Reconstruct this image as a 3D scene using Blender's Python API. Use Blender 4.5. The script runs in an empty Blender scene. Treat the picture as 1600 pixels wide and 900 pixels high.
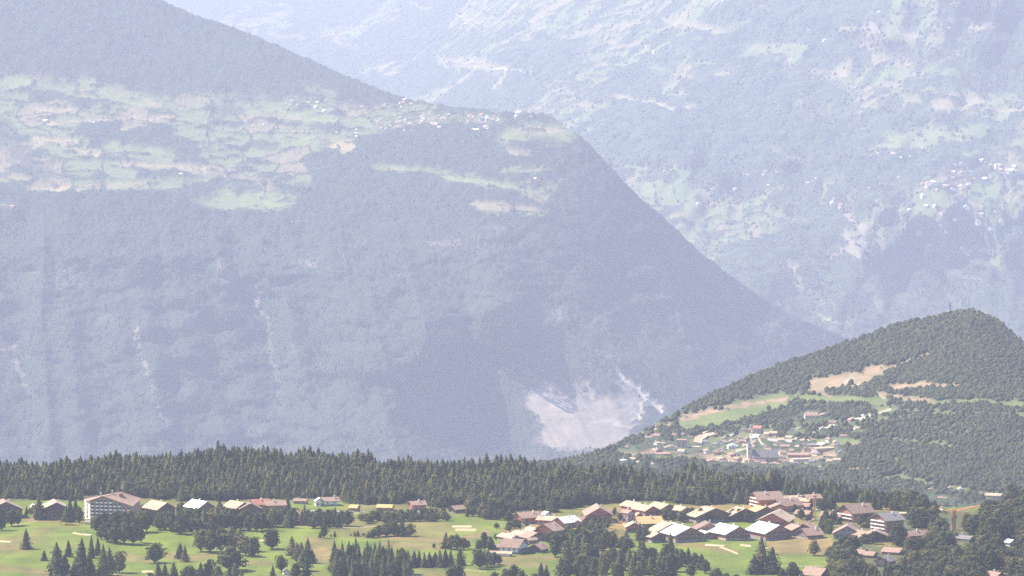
import bpy, bmesh, math, random
import numpy as np
from mathutils import Vector
R = math.radians
scene = bpy.context.scene
COL = scene.collection

# ------------------------------------------------------------------ camera
FPX = 8000.0                      # focal length in pixels of a 1600 px wide frame
PIT = math.atan(0.075)
cam_d = bpy.data.cameras.new('camera'); cam = bpy.data.objects.new('camera', cam_d); COL.objects.link(cam)
cam_d.sensor_width = 36.0; cam_d.lens = 36.0 * FPX / 1600.0
cam_d.clip_start = 1.0; cam_d.clip_end = 120000.0
cam.location = (0, 0, 0); cam.rotation_euler = (math.pi / 2 - PIT, 0, 0)
scene.camera = cam

# ------------------------------------------------------------------ sky and sun
SUN_AZ, SUN_EL = -70.0, 51.0      # azimuth from +Y (the view direction) towards +X
w = bpy.data.worlds.new('World'); scene.world = w; w.use_nodes = True
wn = w.node_tree.nodes; wl = w.node_tree.links
bg = wn['Background']; sky = wn.new('ShaderNodeTexSky'); sky.sky_type = 'NISHITA'; sky.sun_disc = False
sky.sun_elevation = R(SUN_EL); sky.sun_rotation = R(SUN_AZ); sky.altitude = 1800
sky.air_density = 1.0; sky.dust_density = 2.0
wl.new(sky.outputs[0], bg.inputs[0]); bg.inputs[1].default_value = 0.12
sd = bpy.data.lights.new('sun', 'SUN'); sun = bpy.data.objects.new('sun', sd); COL.objects.link(sun)
sd.energy = 4.6; sd.angle = R(0.53); sd.color = (1.0, 0.90, 0.76)
sv = Vector((math.sin(R(SUN_AZ)) * math.cos(R(SUN_EL)), math.cos(R(SUN_AZ)) * math.cos(R(SUN_EL)), math.sin(R(SUN_EL))))
sun.rotation_euler = sv.to_track_quat('Z', 'Y').to_euler()
scene.view_settings.view_transform = 'Standard'; scene.view_settings.look = 'None'
scene.view_settings.gamma = 1.0; scene.view_settings.exposure = 1.42
scene.render.engine = 'CYCLES'
cy = scene.cycles
cy.max_bounces = 5; cy.diffuse_bounces = 2; cy.glossy_bounces = 1; cy.transmission_bounces = 1
cy.volume_bounces = 2; cy.transparent_max_bounces = 4; cy.caustics_reflective = False; cy.caustics_refractive = False
cy.use_denoising = False

# ------------------------------------------------------------------ helpers
SP, CP = math.sin(PIT), math.cos(PIT)
def ray(x, y):
    u = (np.asarray(x, float) - 800.0) / FPX; v = (450.0 - np.asarray(y, float)) / FPX
    yy = CP + v * SP
    return u / yy, (-SP + v * CP) / yy       # x and z per metre of forward distance
def pt(x, y, D):
    a, b = ray(x, y)
    return a * D, D * np.ones_like(a), b * D
def rnd2(ix, iy, seed):
    h = (ix.astype(np.int64) * 374761393 + iy.astype(np.int64) * 668265263 + seed * 982451653) & 0x7fffffff
    h = ((h ^ (h >> 13)) * 1274126177) & 0x7fffffff
    h = (h ^ (h >> 16)) & 0x7fffffff
    return (h % 100003) / 100003.0
def vn(x, y, seed=0):
    x = np.asarray(x, float); y = np.asarray(y, float)
    ix = np.floor(x); iy = np.floor(y); fx = x - ix; fy = y - iy
    fx = fx * fx * (3 - 2 * fx); fy = fy * fy * (3 - 2 * fy)
    a = rnd2(ix, iy, seed); b = rnd2(ix + 1, iy, seed); c = rnd2(ix, iy + 1, seed); d = rnd2(ix + 1, iy + 1, seed)
    return (a * (1 - fx) + b * fx) * (1 - fy) + (c * (1 - fx) + d * fx) * fy
def fbm(x, y, seed=0, o=4):
    s = 0; a = 0.5; t = 0
    for k in range(o):
        s = s + a * vn(x * 2 ** k + 17 * k, y * 2 ** k - 9 * k, seed + k); t += a; a *= 0.5
    return s / t
def ss(e0, e1, x):
    t = np.clip((x - e0) / (e1 - e0), 0, 1); return t * t * (3 - 2 * t)
def cells(x, y, seed):
    """nearest jittered cell: its random number, and the distance to its border"""
    ix = np.floor(x); iy = np.floor(y); b1 = np.full(np.shape(x), 9.0); b2 = b1.copy(); idv = np.zeros(np.shape(x))
    for dx in (-1, 0, 1):
        for dy in (-1, 0, 1):
            cx = ix + dx; cy_ = iy + dy
            px = cx + 0.1 + 0.8 * rnd2(cx, cy_, seed); py = cy_ + 0.1 + 0.8 * rnd2(cx, cy_, seed + 1)
            d = np.maximum(abs(px - x), abs(py - y)) * 0.6 + 0.4 * np.hypot(px - x, py - y)
            r = rnd2(cx, cy_, seed + 2)
            near = d < b1
            b2 = np.where(near, b1, np.minimum(b2, d)); idv = np.where(near, r, idv); b1 = np.where(near, d, b1)
    return idv, b2 - b1
def seg_d(px, py, pts, ky=1.0):
    """distance in picture px from points to a polyline of surveyed points (ky stretches y)"""
    best = np.full(np.shape(px), 1e9)
    if len(pts) == 1: return np.hypot(px - pts[0][0], (py - pts[0][1]) * ky)
    for (x0, y0), (x1, y1) in zip(pts[:-1], pts[1:]):
        dx, dy = x1 - x0, (y1 - y0) * ky; L = dx * dx + dy * dy + 1e-9
        t = np.clip(((px - x0) * dx + (py - y0) * ky * dy) / L, 0, 1)
        best = np.minimum(best, np.hypot(px - x0 - t * dx, (py - y0) * ky - t * dy))
    return best
def in_poly(px, py, poly):
    ins = np.zeros(np.shape(px), bool); n = len(poly)
    for i in range(n):
        x0, y0 = poly[i]; x1, y1 = poly[(i + 1) % n]
        if y0 == y1: continue
        c = ((y0 > py) != (y1 > py)) & (px < (x1 - x0) * (py - y0) / (y1 - y0) + x0)
        ins ^= c
    return ins
def tag(o, label=None, cat=None, group=None, kind=None):
    if label: o['label'] = label
    if cat: o['category'] = cat
    if group: o['group'] = group
    if kind: o['kind'] = kind
    return o
def link(name, me, parent=None, mats=()):
    for m in mats: me.materials.append(m)
    o = bpy.data.objects.new(name, me); COL.objects.link(o)
    if parent is not None: o.parent = parent
    return o
def mesh_np(name, V, F, smooth=False):
    """V (n,3), F (m,k) with constant k"""
    V = np.asarray(V, np.float32); F = np.asarray(F, np.int32); k = F.shape[1]
    me = bpy.data.meshes.new(name)
    me.vertices.add(len(V)); me.vertices.foreach_set('co', V.ravel())
    me.loops.add(F.size); me.loops.foreach_set('vertex_index', F.ravel())
    me.polygons.add(len(F)); me.polygons.foreach_set('loop_start', np.arange(0, F.size, k, dtype=np.int32))
    if smooth: me.polygons.foreach_set('use_smooth', np.ones(len(F), bool))
    me.update(calc_edges=True)
    return me
def vattr(me, name, arr, typ='FLOAT'):
    a = me.attributes.new(name, typ, 'POINT')
    key = {'FLOAT': 'value', 'INT': 'value', 'FLOAT_VECTOR': 'vector'}[typ]
    a.data.foreach_set(key, np.asarray(arr, np.int32 if typ == 'INT' else np.float32).ravel())

# ------------------------------------------------------------------ materials
def new_mat(name, rough=0.9, spec=0.2):
    m = bpy.data.materials.new(name); m.use_nodes = True
    nt = m.node_tree; b = nt.nodes['Principled BSDF']
    b.inputs['Roughness'].default_value = rough; b.inputs['Specular IOR Level'].default_value = spec
    return m, nt, b
def N(nt, t, **kw):
    n = nt.nodes.new(t)
    for k, v in kw.items(): setattr(n, k, v)
    return n
def noise_fac(nt, scale, detail=3, coord='Object', lo=0.35, hi=0.65, stretch=None):
    tc = N(nt, 'ShaderNodeTexCoord'); no = N(nt, 'ShaderNodeTexNoise'); no.inputs['Scale'].default_value = scale; no.inputs['Detail'].default_value = detail
    src = tc.outputs[coord]
    if stretch:
        mp = N(nt, 'ShaderNodeMapping'); mp.inputs['Scale'].default_value = stretch
        nt.links.new(src, mp.inputs[0]); src = mp.outputs[0]
    nt.links.new(src, no.inputs['Vector'])
    mr = N(nt, 'ShaderNodeMapRange'); mr.inputs[1].default_value = lo; mr.inputs[2].default_value = hi
    nt.links.new(no.outputs[0], mr.inputs[0]); return mr.outputs[0]
def mix(nt, fac, a, b):
    n = N(nt, 'ShaderNodeMix', data_type='RGBA')
    for s, v in ((n.inputs[0], fac), (n.inputs[6], a), (n.inputs[7], b)):
        if hasattr(v, 'default_value') or hasattr(v, 'is_output'): nt.links.new(v, s)
        elif isinstance(v, (int, float)): s.default_value = v
        else: s.default_value = (*v, 1)
    return n.outputs[2]
def terrain_mat(name, forest, forest2, grass, grass2, tan, tan2, rock, sand, s1, s2):
    """land cover by the surveyed weights: g grass, t dry field, r rock, s sand or paving; forest where none"""
    m, nt, b = new_mat(name, 0.95, 0.1)
    def at(n_):
        a = N(nt, 'ShaderNodeAttribute', attribute_name=n_); return a.outputs['Fac']
    n1 = noise_fac(nt, s1, 4); n2 = noise_fac(nt, s2, 3)
    c = mix(nt, n2, forest, forest2)
    c = mix(nt, at('g'), c, mix(nt, n1, grass, grass2))
    c = mix(nt, at('t'), c, mix(nt, n2, tan, tan2))
    if name == 'golf_ground':
        mm = N(nt, 'ShaderNodeMix', data_type='RGBA', blend_type='MULTIPLY'); mm.inputs[0].default_value = 1; nt.links.new(c, mm.inputs[6])
        nt.links.new(mix(nt, noise_fac(nt, 0.05, 5, stretch=(1, .35, 1)), (.74, .78, .72), (1.12, 1.1, 1.05)), mm.inputs[7]); c = mm.outputs[2]
    c = mix(nt, at('r'), c, mix(nt, n2, rock, tuple(v * 0.75 for v in rock)))
    c = mix(nt, at('s'), c, sand)
    nt.links.new(c, b.inputs['Base Color'])
    return m
def flat_mat(name, c1, c2=None, scale=0.6, rough=0.85, spec=0.25, stretch=None, metal=0.0):
    m, nt, b = new_mat(name, rough, spec)
    c2 = c2 or tuple(v * 0.72 for v in c1)
    nt.links.new(mix(nt, noise_fac(nt, scale, 4, stretch=stretch), c1, c2), b.inputs['Base Color'])
    b.inputs['Metallic'].default_value = metal
    return m
def foliage_mat(name, c1, c2, c3):
    m, nt, b = new_mat(name, 0.8, 0.15)
    oi = N(nt, 'ShaderNodeObjectInfo'); a = N(nt, 'ShaderNodeAttribute', attribute_name='tint')
    ad = N(nt, 'ShaderNodeMath', operation='ADD'); nt.links.new(oi.outputs['Random'], ad.inputs[0]); nt.links.new(a.outputs['Fac'], ad.inputs[1])
    fr = N(nt, 'ShaderNodeMath', operation='FRACT'); nt.links.new(ad.outputs[0], fr.inputs[0])
    r = N(nt, 'ShaderNodeValToRGB'); cr = r.color_ramp
    cr.elements[0].position = 0.0; cr.elements[0].color = (*c1, 1); cr.elements[1].position = 1.0; cr.elements[1].color = (*c3, 1)
    e = cr.elements.new(0.7); e.color = (*c2, 1)
    nt.links.new(fr.outputs[0], r.inputs[0])
    nf = noise_fac(nt, 0.45, 3)
    dk = N(nt, 'ShaderNodeMix', data_type='RGBA', blend_type='MULTIPLY'); dk.inputs[0].default_value = 1
    nt.links.new(r.outputs[0], dk.inputs[6]); nt.links.new(mix(nt, nf, (0.75, 0.75, 0.7), (1.3, 1.3, 1.2)), dk.inputs[7])
    nt.links.new(dk.outputs[2], b.inputs['Base Color'])
    tr = N(nt, 'ShaderNodeBsdfTranslucent'); nt.links.new(dk.outputs[2], tr.inputs[0])
    ms = N(nt, 'ShaderNodeMixShader'); ms.inputs[0].default_value = 0.25
    nt.links.new(b.outputs[0], ms.inputs[1]); nt.links.new(tr.outputs[0], ms.inputs[2])
    nt.links.new(ms.outputs[0], nt.nodes['Material Output'].inputs[0])
    return m

# ------------------------------------------------------------------ haze
def build_haze():
    bm = bmesh.new(); bmesh.ops.create_cube(bm, size=1.0)
    x0, x1, y0, y1, z0, z1 = -14000, 14000, -600, 46000, -2603, 60
    for v in bm.verts:
        v.co = (x0 if v.co.x < 0 else x1, y0 if v.co.y < 0 else y1, z0 if v.co.z < 0 else z1)
    me = bpy.data.meshes.new('haze'); bm.to_mesh(me); bm.free()
    m = bpy.data.materials.new('haze_air'); m.use_nodes = True; nt = m.node_tree
    nt.nodes.remove(nt.nodes['Principled BSDF'])
    pv = nt.nodes.new('ShaderNodeVolumePrincipled')
    pv.inputs['Color'].default_value = (0.735, 0.775, 1.0, 1); pv.inputs['Density'].default_value = 2.75e-5
    pv.inputs['Anisotropy'].default_value = 0.0
    nt.links.new(pv.outputs[0], nt.nodes['Material Output'].inputs['Volume'])
    tag(link('haze', me, None, [m]), 'pale blue haze filling the valley air', 'haze', kind='stuff')
build_haze()
# ------------------------------------------------------------------ terrain: each mass a real height surface, surveyed as (picture column, picture row, distance)
def knots(x, xs, rows):
    """rows: list of (ys over xs, Ds over xs) -> arrays of y and D per knot at x"""
    return [(np.interp(x, xs, ys), np.interp(x, xs, Ds)) for ys, Ds in rows]
def prof(x, y, xs, rows):
    if len(xs) > 12 or len(xs) == 9:      # far masses: rounded between the surveyed columns
        return sum(w_ * prof1(x + o, y, xs, rows) for o, w_ in ((-110, .10), (-75, .13), (-38, .17), (0, .20), (38, .17), (75, .13), (110, .10)))
    return prof1(x, y, xs, rows)
def prof1(x, y, xs, rows):
    K = knots(x, xs, rows)           # ordered from the lowest (large y) to the top
    D = np.array(K[0][1] * np.ones_like(y))
    for (y0, d0), (y1, d1) in zip(K[:-1], K[1:]):
        t = (y0 - y) / np.maximum(y0 - y1, 1e-3)
        D = np.where(y <= y0, d0 + (d1 - d0) * np.clip(t, 0, 1.0), D)
    return D
# --- plateau (golf course): nearly flat at z = -505
CREST = ([-300, 0, 130, 250, 400, 460, 520, 600, 700, 860, 1000, 1200, 1300, 1360, 1400, 1500, 1600, 1900],
         [752, 748, 746, 738, 729, 726, 732, 744, 750, 750, 758, 763, 770, 782, 793, 792, 786, 780])
def D1(x, y):
    a, b = ray(x, y)
    D = -505.0 / b
    X = a * D
    bump = 5.0 * (fbm(X / 170, D / 170, 5, 2) - 0.5) + 2.2 * (fbm(X / 50, D / 60, 8, 2) - 0.5)
    return D - bump / 0.125 * ss(-0.09, -0.115, b)
def D2(x, y):
    xs = [700, 900, 1000, 1100, 1200, 1300, 1400, 1470, 1520, 1600, 1700, 2000]
    D = prof(x, y, xs, [
        ([860] * 12, [5450] * 12),
        ([780] * 12, [6000] * 12),
        ([735, 722, 715, 712, 705, 700, 695, 690, 690, 690, 690, 690], [6300, 6350, 6400, 6480, 6500, 6500, 6450, 6350, 6300, 6250, 6200, 6200]),
        ([734, 716, 676, 650, 632, 620, 615, 612, 610, 615, 640, 700], [6330, 6420, 6800, 6950, 7000, 7000, 6950, 6850, 6800, 6700, 6600, 6500]),
        ([733, 711, 668, 614, 572, 540, 506, 490, 484, 537, 607, 800 - 60], [6350, 6500, 6900, 7150, 7250, 7350, 7400, 7400, 7380, 7200, 7000, 6600])])
    a, b = ray(x, y); X = a * D
    return D + 90 * (fbm(X / 120 + 3, b * D / 45, 21, 3) - 0.5) * ss(860, 800, y)
RIDGE3 = ([-300, -160, 0, 245, 300, 400, 480, 560, 600, 620, 700, 780, 850, 870, 905, 940, 980, 1040, 1100, 1160, 1220, 1280, 1340, 1500],
          [-90, -90, -85, 0, 25, 60, 95, 130, 145, 153, 170, 178, 181, 190, 214, 250, 293, 348, 403, 448, 488, 515, 538, 620])
def D3(x, y):
    xs = [-300, 0, 200, 320, 450, 520, 620, 700, 850, 905, 1000, 1150, 1330, 1500]
    r = np.interp(xs, *RIDGE3)
    D = prof(x, y, xs, [
        ([790] * 14, [15500, 15500, 15500, 15500, 15500, 15500, 15500, 15550, 15600, 15600, 15600, 15850, 16700, 17300]),
        ([560, 560, 560, 560, 560, 560, 560, 560, 560, 560, 560, 600, 640, 700], [16150, 16200, 16200, 16200, 16200, 16200, 16150, 16130, 16150, 16200, 16350, 16850, 17650, 18000]),
        ([315, 305, 300, 325, 338, 300, 320, 330, 335, 330, 390, 490, 570, 655], [16900, 17000, 17000, 17000, 17000, 17000, 17000, 16980, 16950, 17000, 17150, 17600, 18100, 18300]),
        ([140, 130, 145, 152, 160, 165, 172, 178, 187, r[9] + 6, r[10] + 4, r[11] + 3, r[12] + 2, r[13] + 1], [18200, 18300, 18300, 18300, 18250, 18200, 18100, 17950, 17700, 17600, 17650, 17900, 18250, 18400]),
        (list(r), [19600, 19700, 19500, 19300, 19000, 18800, 18400, 18100, 17800, 17700, 17750, 18000, 18350, 18500])])
    a, b = ray(x, y); X = a * D; Z = b * D
    low = ss(300, 420, y); D0 = D
    D = D + 640 * (fbm(X / 900 + 5, Z / 700, 31, 4) - 0.5) * (0.35 + 0.65 * low) * (1 - .55 * ss(800, 900, x))
    D = D + low * (430 - 300 * ss(760, 860, x)) * (np.abs(fbm(X / 260 + Z / 900, Z / 1400, 33, 3) - 0.5) * 2 - 0.3)      # gullies down the wall
    D = D + 85 * (fbm(X / 90, Z / 40, 35, 3) - 0.5) * (0.35 + 0.65 * low)
    qd = np.hypot((x - 885) / 235, (y - 650) / 120); qw = ss(1.3, .7, qd)                # the quarried foot: an evener fan facing the morning sun
    D = D0 + (D - D0) * (1 - .85 * qw) - qw * (x - 885) * .7 + qw * 45 * (fbm(X / 60 + Z / 90, Z / 200, 39, 3) - .5)
    e = ss(940, 1120, x) * ss(np.interp(x, *RIDGE3) + 150, np.interp(x, *RIDGE3) + 20, y)
    return D + e * 40
def D4(x, y):
    xs = [100, 600, 800, 1000, 1150, 1300, 1450, 1600, 1900]
    D = prof(x, y, xs, [
        ([640] * 9, [18750] * 9),
        ([540, 540, 530, 520, 520, 530, 540, 560, 560], [19300] * 9),
        ([400, 400, 400, 400, 370, 335, 400, 425, 430], [21000, 21000, 20800, 20600, 20600, 20600, 20500, 20500, 20500]),
        ([250] * 9, [23600, 23000, 22300, 21800, 21500, 21200, 21000, 21000, 21000]),
        ([110] * 9, [33000, 28500, 24800, 23600, 22900, 22400, 22100, 21900, 21900]),
        ([-90] * 9, [39500, 36000, 29500, 26500, 25000, 24000, 23300, 23000, 22900])])
    a, b = ray(x, y); X = a * D; Z = b * D
    D = D + 1700 * (fbm(X / 1500 + Z / 1100, Z / 1000, 41, 4) - 0.5) * ss(560, 380, y)
    D = D + 850 * (fbm(X / 420 - Z / 700, Z / 500, 43, 4) - 0.5)
    D = D + 380 * (np.abs(fbm(X / 300 + Z / 420, Z / 600, 47, 3) - 0.5) * 2 - 0.3) * ss(300, 420, y)
    return D
def clampmono(D):                    # distance never decreases upward in a column (no overhangs): rows run bottom to top
    return np.maximum.accumulate(D, axis=0)
def surf(name, Dfun, xs, crest, ybot, dy, mat, cover, rough_amp, backdrop, mono=True, kind='structure', seed=1):
    """rows run from ybot up to the crest line, then the back side of the ridge falls away"""
    xs = np.asarray(xs, float); cr = np.interp(xs, *crest)
    n = int(math.ceil((ybot - cr.min()) / dy)) + 1
    t = np.linspace(0, 1, n)[:, None]
    # rows follow the crest only near the top so that the grid stays nearly even
    Yp = ybot - t * (ybot - cr[None, :])
    Xp = np.broadcast_to(xs[None, :], Yp.shape)
    D = Dfun(Xp, Yp)
    if mono: D = clampmono(D)
    px, py, pz = pt(Xp, Yp, D)
    C = cover(Xp, Yp, px, py, pz)
    forest = np.clip(1 - C['g'] - C['t'] - C['r'] - C['s'], 0, 1)
    jag = rough_amp * forest * (vn(px / (rough_amp * 1.5), py / (rough_amp * 3), seed) * 1.2 + vn(px / (rough_amp * 5), py / (rough_amp * 9), seed + 3) * 1.3)
    pz = pz + jag * ss(0, 0.02, t)
    rows = [np.stack([px, py, pz], -1)]
    last = rows[0][-1]
    for k in range(1, 7):             # back of the ridge
        q = last.copy(); q[:, 1] += k * backdrop * 1.8; q[:, 2] -= k * backdrop; q[:, 0] *= (q[:, 1] / last[:, 1]); rows.append(q[None])
    first = rows[0][0].copy(); first[:, 2] = -2600; rows.insert(0, first[None])
    V = np.concatenate(rows, 0); nr, nc = V.shape[:2]
    idx = np.arange(nr * nc).reshape(nr, nc)
    F = np.stack([idx[:-1, :-1], idx[:-1, 1:], idx[1:, 1:], idx[1:, :-1]], -1).reshape(-1, 4)
    me = mesh_np(name, V.reshape(-1, 3), F, smooth=True)
    for key in C:
        A = np.concatenate([C[key][:1], C[key]] + [C[key][-1:]] * 6, 0); vattr(me, key, A)
    o = link(name, me, None, [mat]); tag(o, kind=kind)
    return o
def blank(x): return {k: np.zeros_like(x) for k in 'gtrs'}
FINE = [None]                        # fine grained field that breaks the borders of patches
def put(C, key, m):
    if FINE[0] is not None: m = np.clip(m * ss(0.30, 0.58, FINE[0] + 0.5 * m - 0.05) * 1.05, 0, 1)
    for k in 'gtrs':
        C[k] = C[k] * (1 - m) if k != key else C[k] * (1 - m) + m
def strokes(C, x, y, lst, warp, wseed, ws=14.0, ky=1.0, gain=1.0):
    """lst: (class, strength, half width px, softness, points, ky)"""
    wx = (fbm(x / ws, y / (ws * 0.4), wseed, 3) - 0.5) * warp * 2; wy = (fbm(x / ws + 40, y / (ws * 0.4), wseed + 5, 3) - 0.5) * warp
    brk = fbm(x / 16, y / 3.2, wseed + 9, 4)
    for s in lst:
        cl, st, hw, soft, pts = s[:5]; k = s[5] if len(s) > 5 else ky
        wf = s[6] if len(s) > 6 else 1.0
        d = seg_d(x + wx * wf, y + wy * wf, pts, k)
        m = st * ss(hw + soft * 1.1, hw - soft * (0.2 if gain == 1 else .9), d)
        if gain < 1 and cl in 'gt': m = m * gain * (ss(.14, .30, brk) if gain == .98 else ss(.24, .42, brk))
        if cl == 'f':
            for q in 'gtrs': C[q] = C[q] * (1 - m)
        else: put(C, cl, m)

# --- land cover of the plateau
FOREST_FRONT = ([-300, 0, 60, 130, 200, 300, 400, 480, 560, 640, 700, 760, 840, 900, 960, 1040, 1100, 1180, 1240, 1300, 1340, 1370, 1400],
                [788, 786, 780, 784, 778, 782, 782, 780, 788, 790, 794, 806, 800, 792, 786, 784, 789, 787, 776, 786, 786, 785, 790])
L1_STROKES = [
 ('t', .75, 3.5, 3, [(34, 811), (95, 814)], 1.4), ('t', .5, 6, 5, [(-60, 853), (45, 857)], 1.5), ('t', .5, 5, 5, [(200, 872), (240, 874)], 1.3), ('t', .6, 4, 4, [(262, 869), (312, 873)], 1.2),
 ('t', .7, 12, 9, [(490, 862), (560, 872)], 1.2), ('t', .5, 5, 5, [(478, 843), (512, 846)], 1.4), ('t', .85, 4, 4, [(596, 838), (680, 845), (735, 840), (760, 832)], 1.5),
 ('t', .6, 4, 4, [(600, 850), (690, 856)], 1.3), ('t', .75, 4, 4, [(790, 828), (860, 816)], 1.3), ('t', .85, 5, 4, [(905, 862), (948, 855), (980, 852)], 1.5), ('t', .75, 3, 3, [(770, 870), (868, 872)], 1.5),
 ('t', .5, 6, 5, [(770, 878), (850, 884)], 1.3), ('t', .8, 15, 8, [(1215, 852), (1290, 853)], 1.3), ('t', .9, 4, 3, [(1180, 837), (1290, 842)], 1.4), ('t', .55, 4, 4, [(1060, 848), (1150, 862)], 1.5),
 ('t', .95, 4, 3, [(1040, 793), (1190, 793)], 1.6), ('t', .9, 5, 3, [(960, 800), (968, 796)], 1.2), ('t', .9, 4, 2.5, [(1370, 795), (1428, 794)], 1.8), ('t', .9, 6, 4, [(1375, 847), (1408, 845)], 1.4),
 ('t', .55, 5, 6, [(-20, 885), (60, 893), (90, 902)], 1.4), ('t', .8, 3, 3, [(150, 899), (190, 899)], 1.4), ('t', .6, 3, 3, [(300, 872), (330, 868)], 1.2), ('t', .5, 4, 4, [(385, 880), (420, 880)], 1.5),
 ('t', .8, 4, 3, [(1000, 806), (1060, 812)], 1.5), ('t', .8, 6, 4, [(940, 822), (970, 826)], 1.3), ('t', .6, 3, 2, [(1120, 800), (1180, 800)], 1.2),
 ('g', 1, 4.5, 2.5, [(688, 812), (745, 816), (785, 824)], 1.5),
 ('s', 1, 1.15, .8, [(-30, 844), (16, 846.5)], 1.3, 0), ('s', 1, 1.30, .8, [(115, 832.5), (126, 835), (141, 835.5)], 1.5, 0), ('s', 1, 1.44, .8, [(223, 893), (238, 893)], 1.3, 0), ('s', 1, 0.86, .7, [(231, 899.5), (240, 900)], 1.3, 0),
 ('s', .9, 1.01, .7, [(404, 844), (412, 844)], 1.2, 0), ('s', .95, 1.44, .8, [(708, 822.5), (735, 822.5)], 1.2, 0), ('s', .7, 1.87, .9, [(713, 827.5), (742, 828)], 1.1, 0),
 ('s', 1, 1.30, .7, [(1059, 842.5), (1068, 844), (1077, 846)], 1.3, 0), ('s', 1, 1.51, .7, [(1103, 851.5), (1130, 852.5)], 1.4, 0), ('s', 1, 1.22, .7, [(1126, 855), (1138, 859), (1152, 865)], 1.4, 0),
 ('s', 1, 1.37, .7, [(1158, 851.5), (1172, 853)], 1.3, 0), ('s', .9, 0.86, .6, [(1195, 856), (1199, 856)], 1.2, 0),
 ('s', .55, 0.58, .6, [(545, 824.5), (570, 823.5), (588, 822)], 1.5, 0), ('s', .4, 0.50, .6, [(460, 823), (545, 824.5)], 1.5, .5), ('s', .4, 0.72, .6, [(600, 812), (700, 810)], 1.5, .5),
 ('s', .75, 1.30, .7, [(945, 815), (978, 819.5)], 1.2, 0), ('s', .65, 1.08, .7, [(913, 812.5), (938, 813)], 1.2, 0), ('s', .5, 0.65, .6, [(980, 817), (1010, 822), (1080, 812)], 1.2, 0),
 ('s', .4, 0.58, .6, [(1180, 838), (1230, 839), (1300, 842)], 1.2, 0), ('s', .4, 0.65, .6, [(600, 877), (650, 884), (700, 887), (760, 893)], 1.4, .5), ('s', .35, 0.58, .6, [(596, 840), (650, 838)], 1.4, .5),
 ('s', .35, 0.50, .6, [(-20, 822), (30, 820), (60, 813)], 1.2, .5), ('s', .5, 0.58, .6, [(470, 799), (525, 799), (560, 802)], 1.3, 0), ('s', .45, .7, .6, [(975, 806), (1010, 803), (1060, 807), (1100, 811), (1180, 811)], 1.3, 0), ('s', .4, .7, .6, [(1225, 806), (1262, 806), (1290, 812), (1300, 830)], 1.2, 0), ('s', .4, .7, .6, [(1300, 812), (1350, 811), (1400, 818), (1420, 832)], 1.2, 0), ('s', .35, .7, .6, [(800, 822), (845, 812), (905, 816), (945, 812), (960, 800)], 1.2, 0),
 ('s', .4, .58, .6, [(1180, 884), (1300, 884.5)], 1.3, 0),
]
LIME = [(3.5, 2.5, [(193, 890), (212, 891)]), (3.5, 2.5, [(407, 867), (432, 868)]), (2.6, 1.6, [(482, 886), (493, 886)]), (4, 2, [(1115, 838), (1150, 842)]), (6, 4, [(384, 892), (418, 896)]),
        (3, 2, [(700, 808), (740, 814), (780, 824)]), (2.5, 1.5, [(903, 821), (911, 821)]), (3, 3, [(460, 830), (550, 832)]), (3, 3, [(1080, 870), (1160, 884)])]
def cover1(x, y, X, Y, Z):
    FINE[0] = None; C = blank(x)
    put(C, 'g', np.ones_like(x))
    n = fbm(X / 90, Y / 200, 51, 4)
    put(C, 't', 0.42 * ss(0.56, 0.70, n))
    strokes(C, x, y, L1_STROKES, 5, 61)
    L = np.zeros_like(x)
    for hw, soft, pts in LIME: L = np.maximum(L, ss(hw + soft, hw - soft * .3, seg_d(x, y, pts, 1.4)))
    C['l'] = L * (1 - C['s'])
    V = in_poly(x, y, [(770, 868), (780, 838), (840, 808), (920, 798), (980, 785), (1060, 788), (1200, 790), (1240, 776), (1400, 795), (1440, 840), (1380, 842), (1300, 834), (1180, 834), (1060, 836), (1000, 838), (900, 850)]) * 1.0
    vill = V * ss(.42, .60, fbm(X / 14, Y / 40, 63, 3)); put(C, 't', .7 * vill); put(C, 'f' if False else 'r', .0 * vill)
    f = ss(3, -3, y - np.interp(x, *FOREST_FRONT)) * ss(1425, 1400, x)
    for k in 'gtrs': C[k] = C[k] * (1 - f)
    fr = ss(1290, 1330, x + 12 * (vn(y / 9, x * 0, 3) - 0.5)) * (1 - ss(14, 10, seg_d(x, y, [(1375, 846), (1408, 845)], 1.4))) * ss(796, 802, y)
    for k in 'gtrs': C[k] = C[k] * (1 - 0.8 * fr)
    return C
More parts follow.
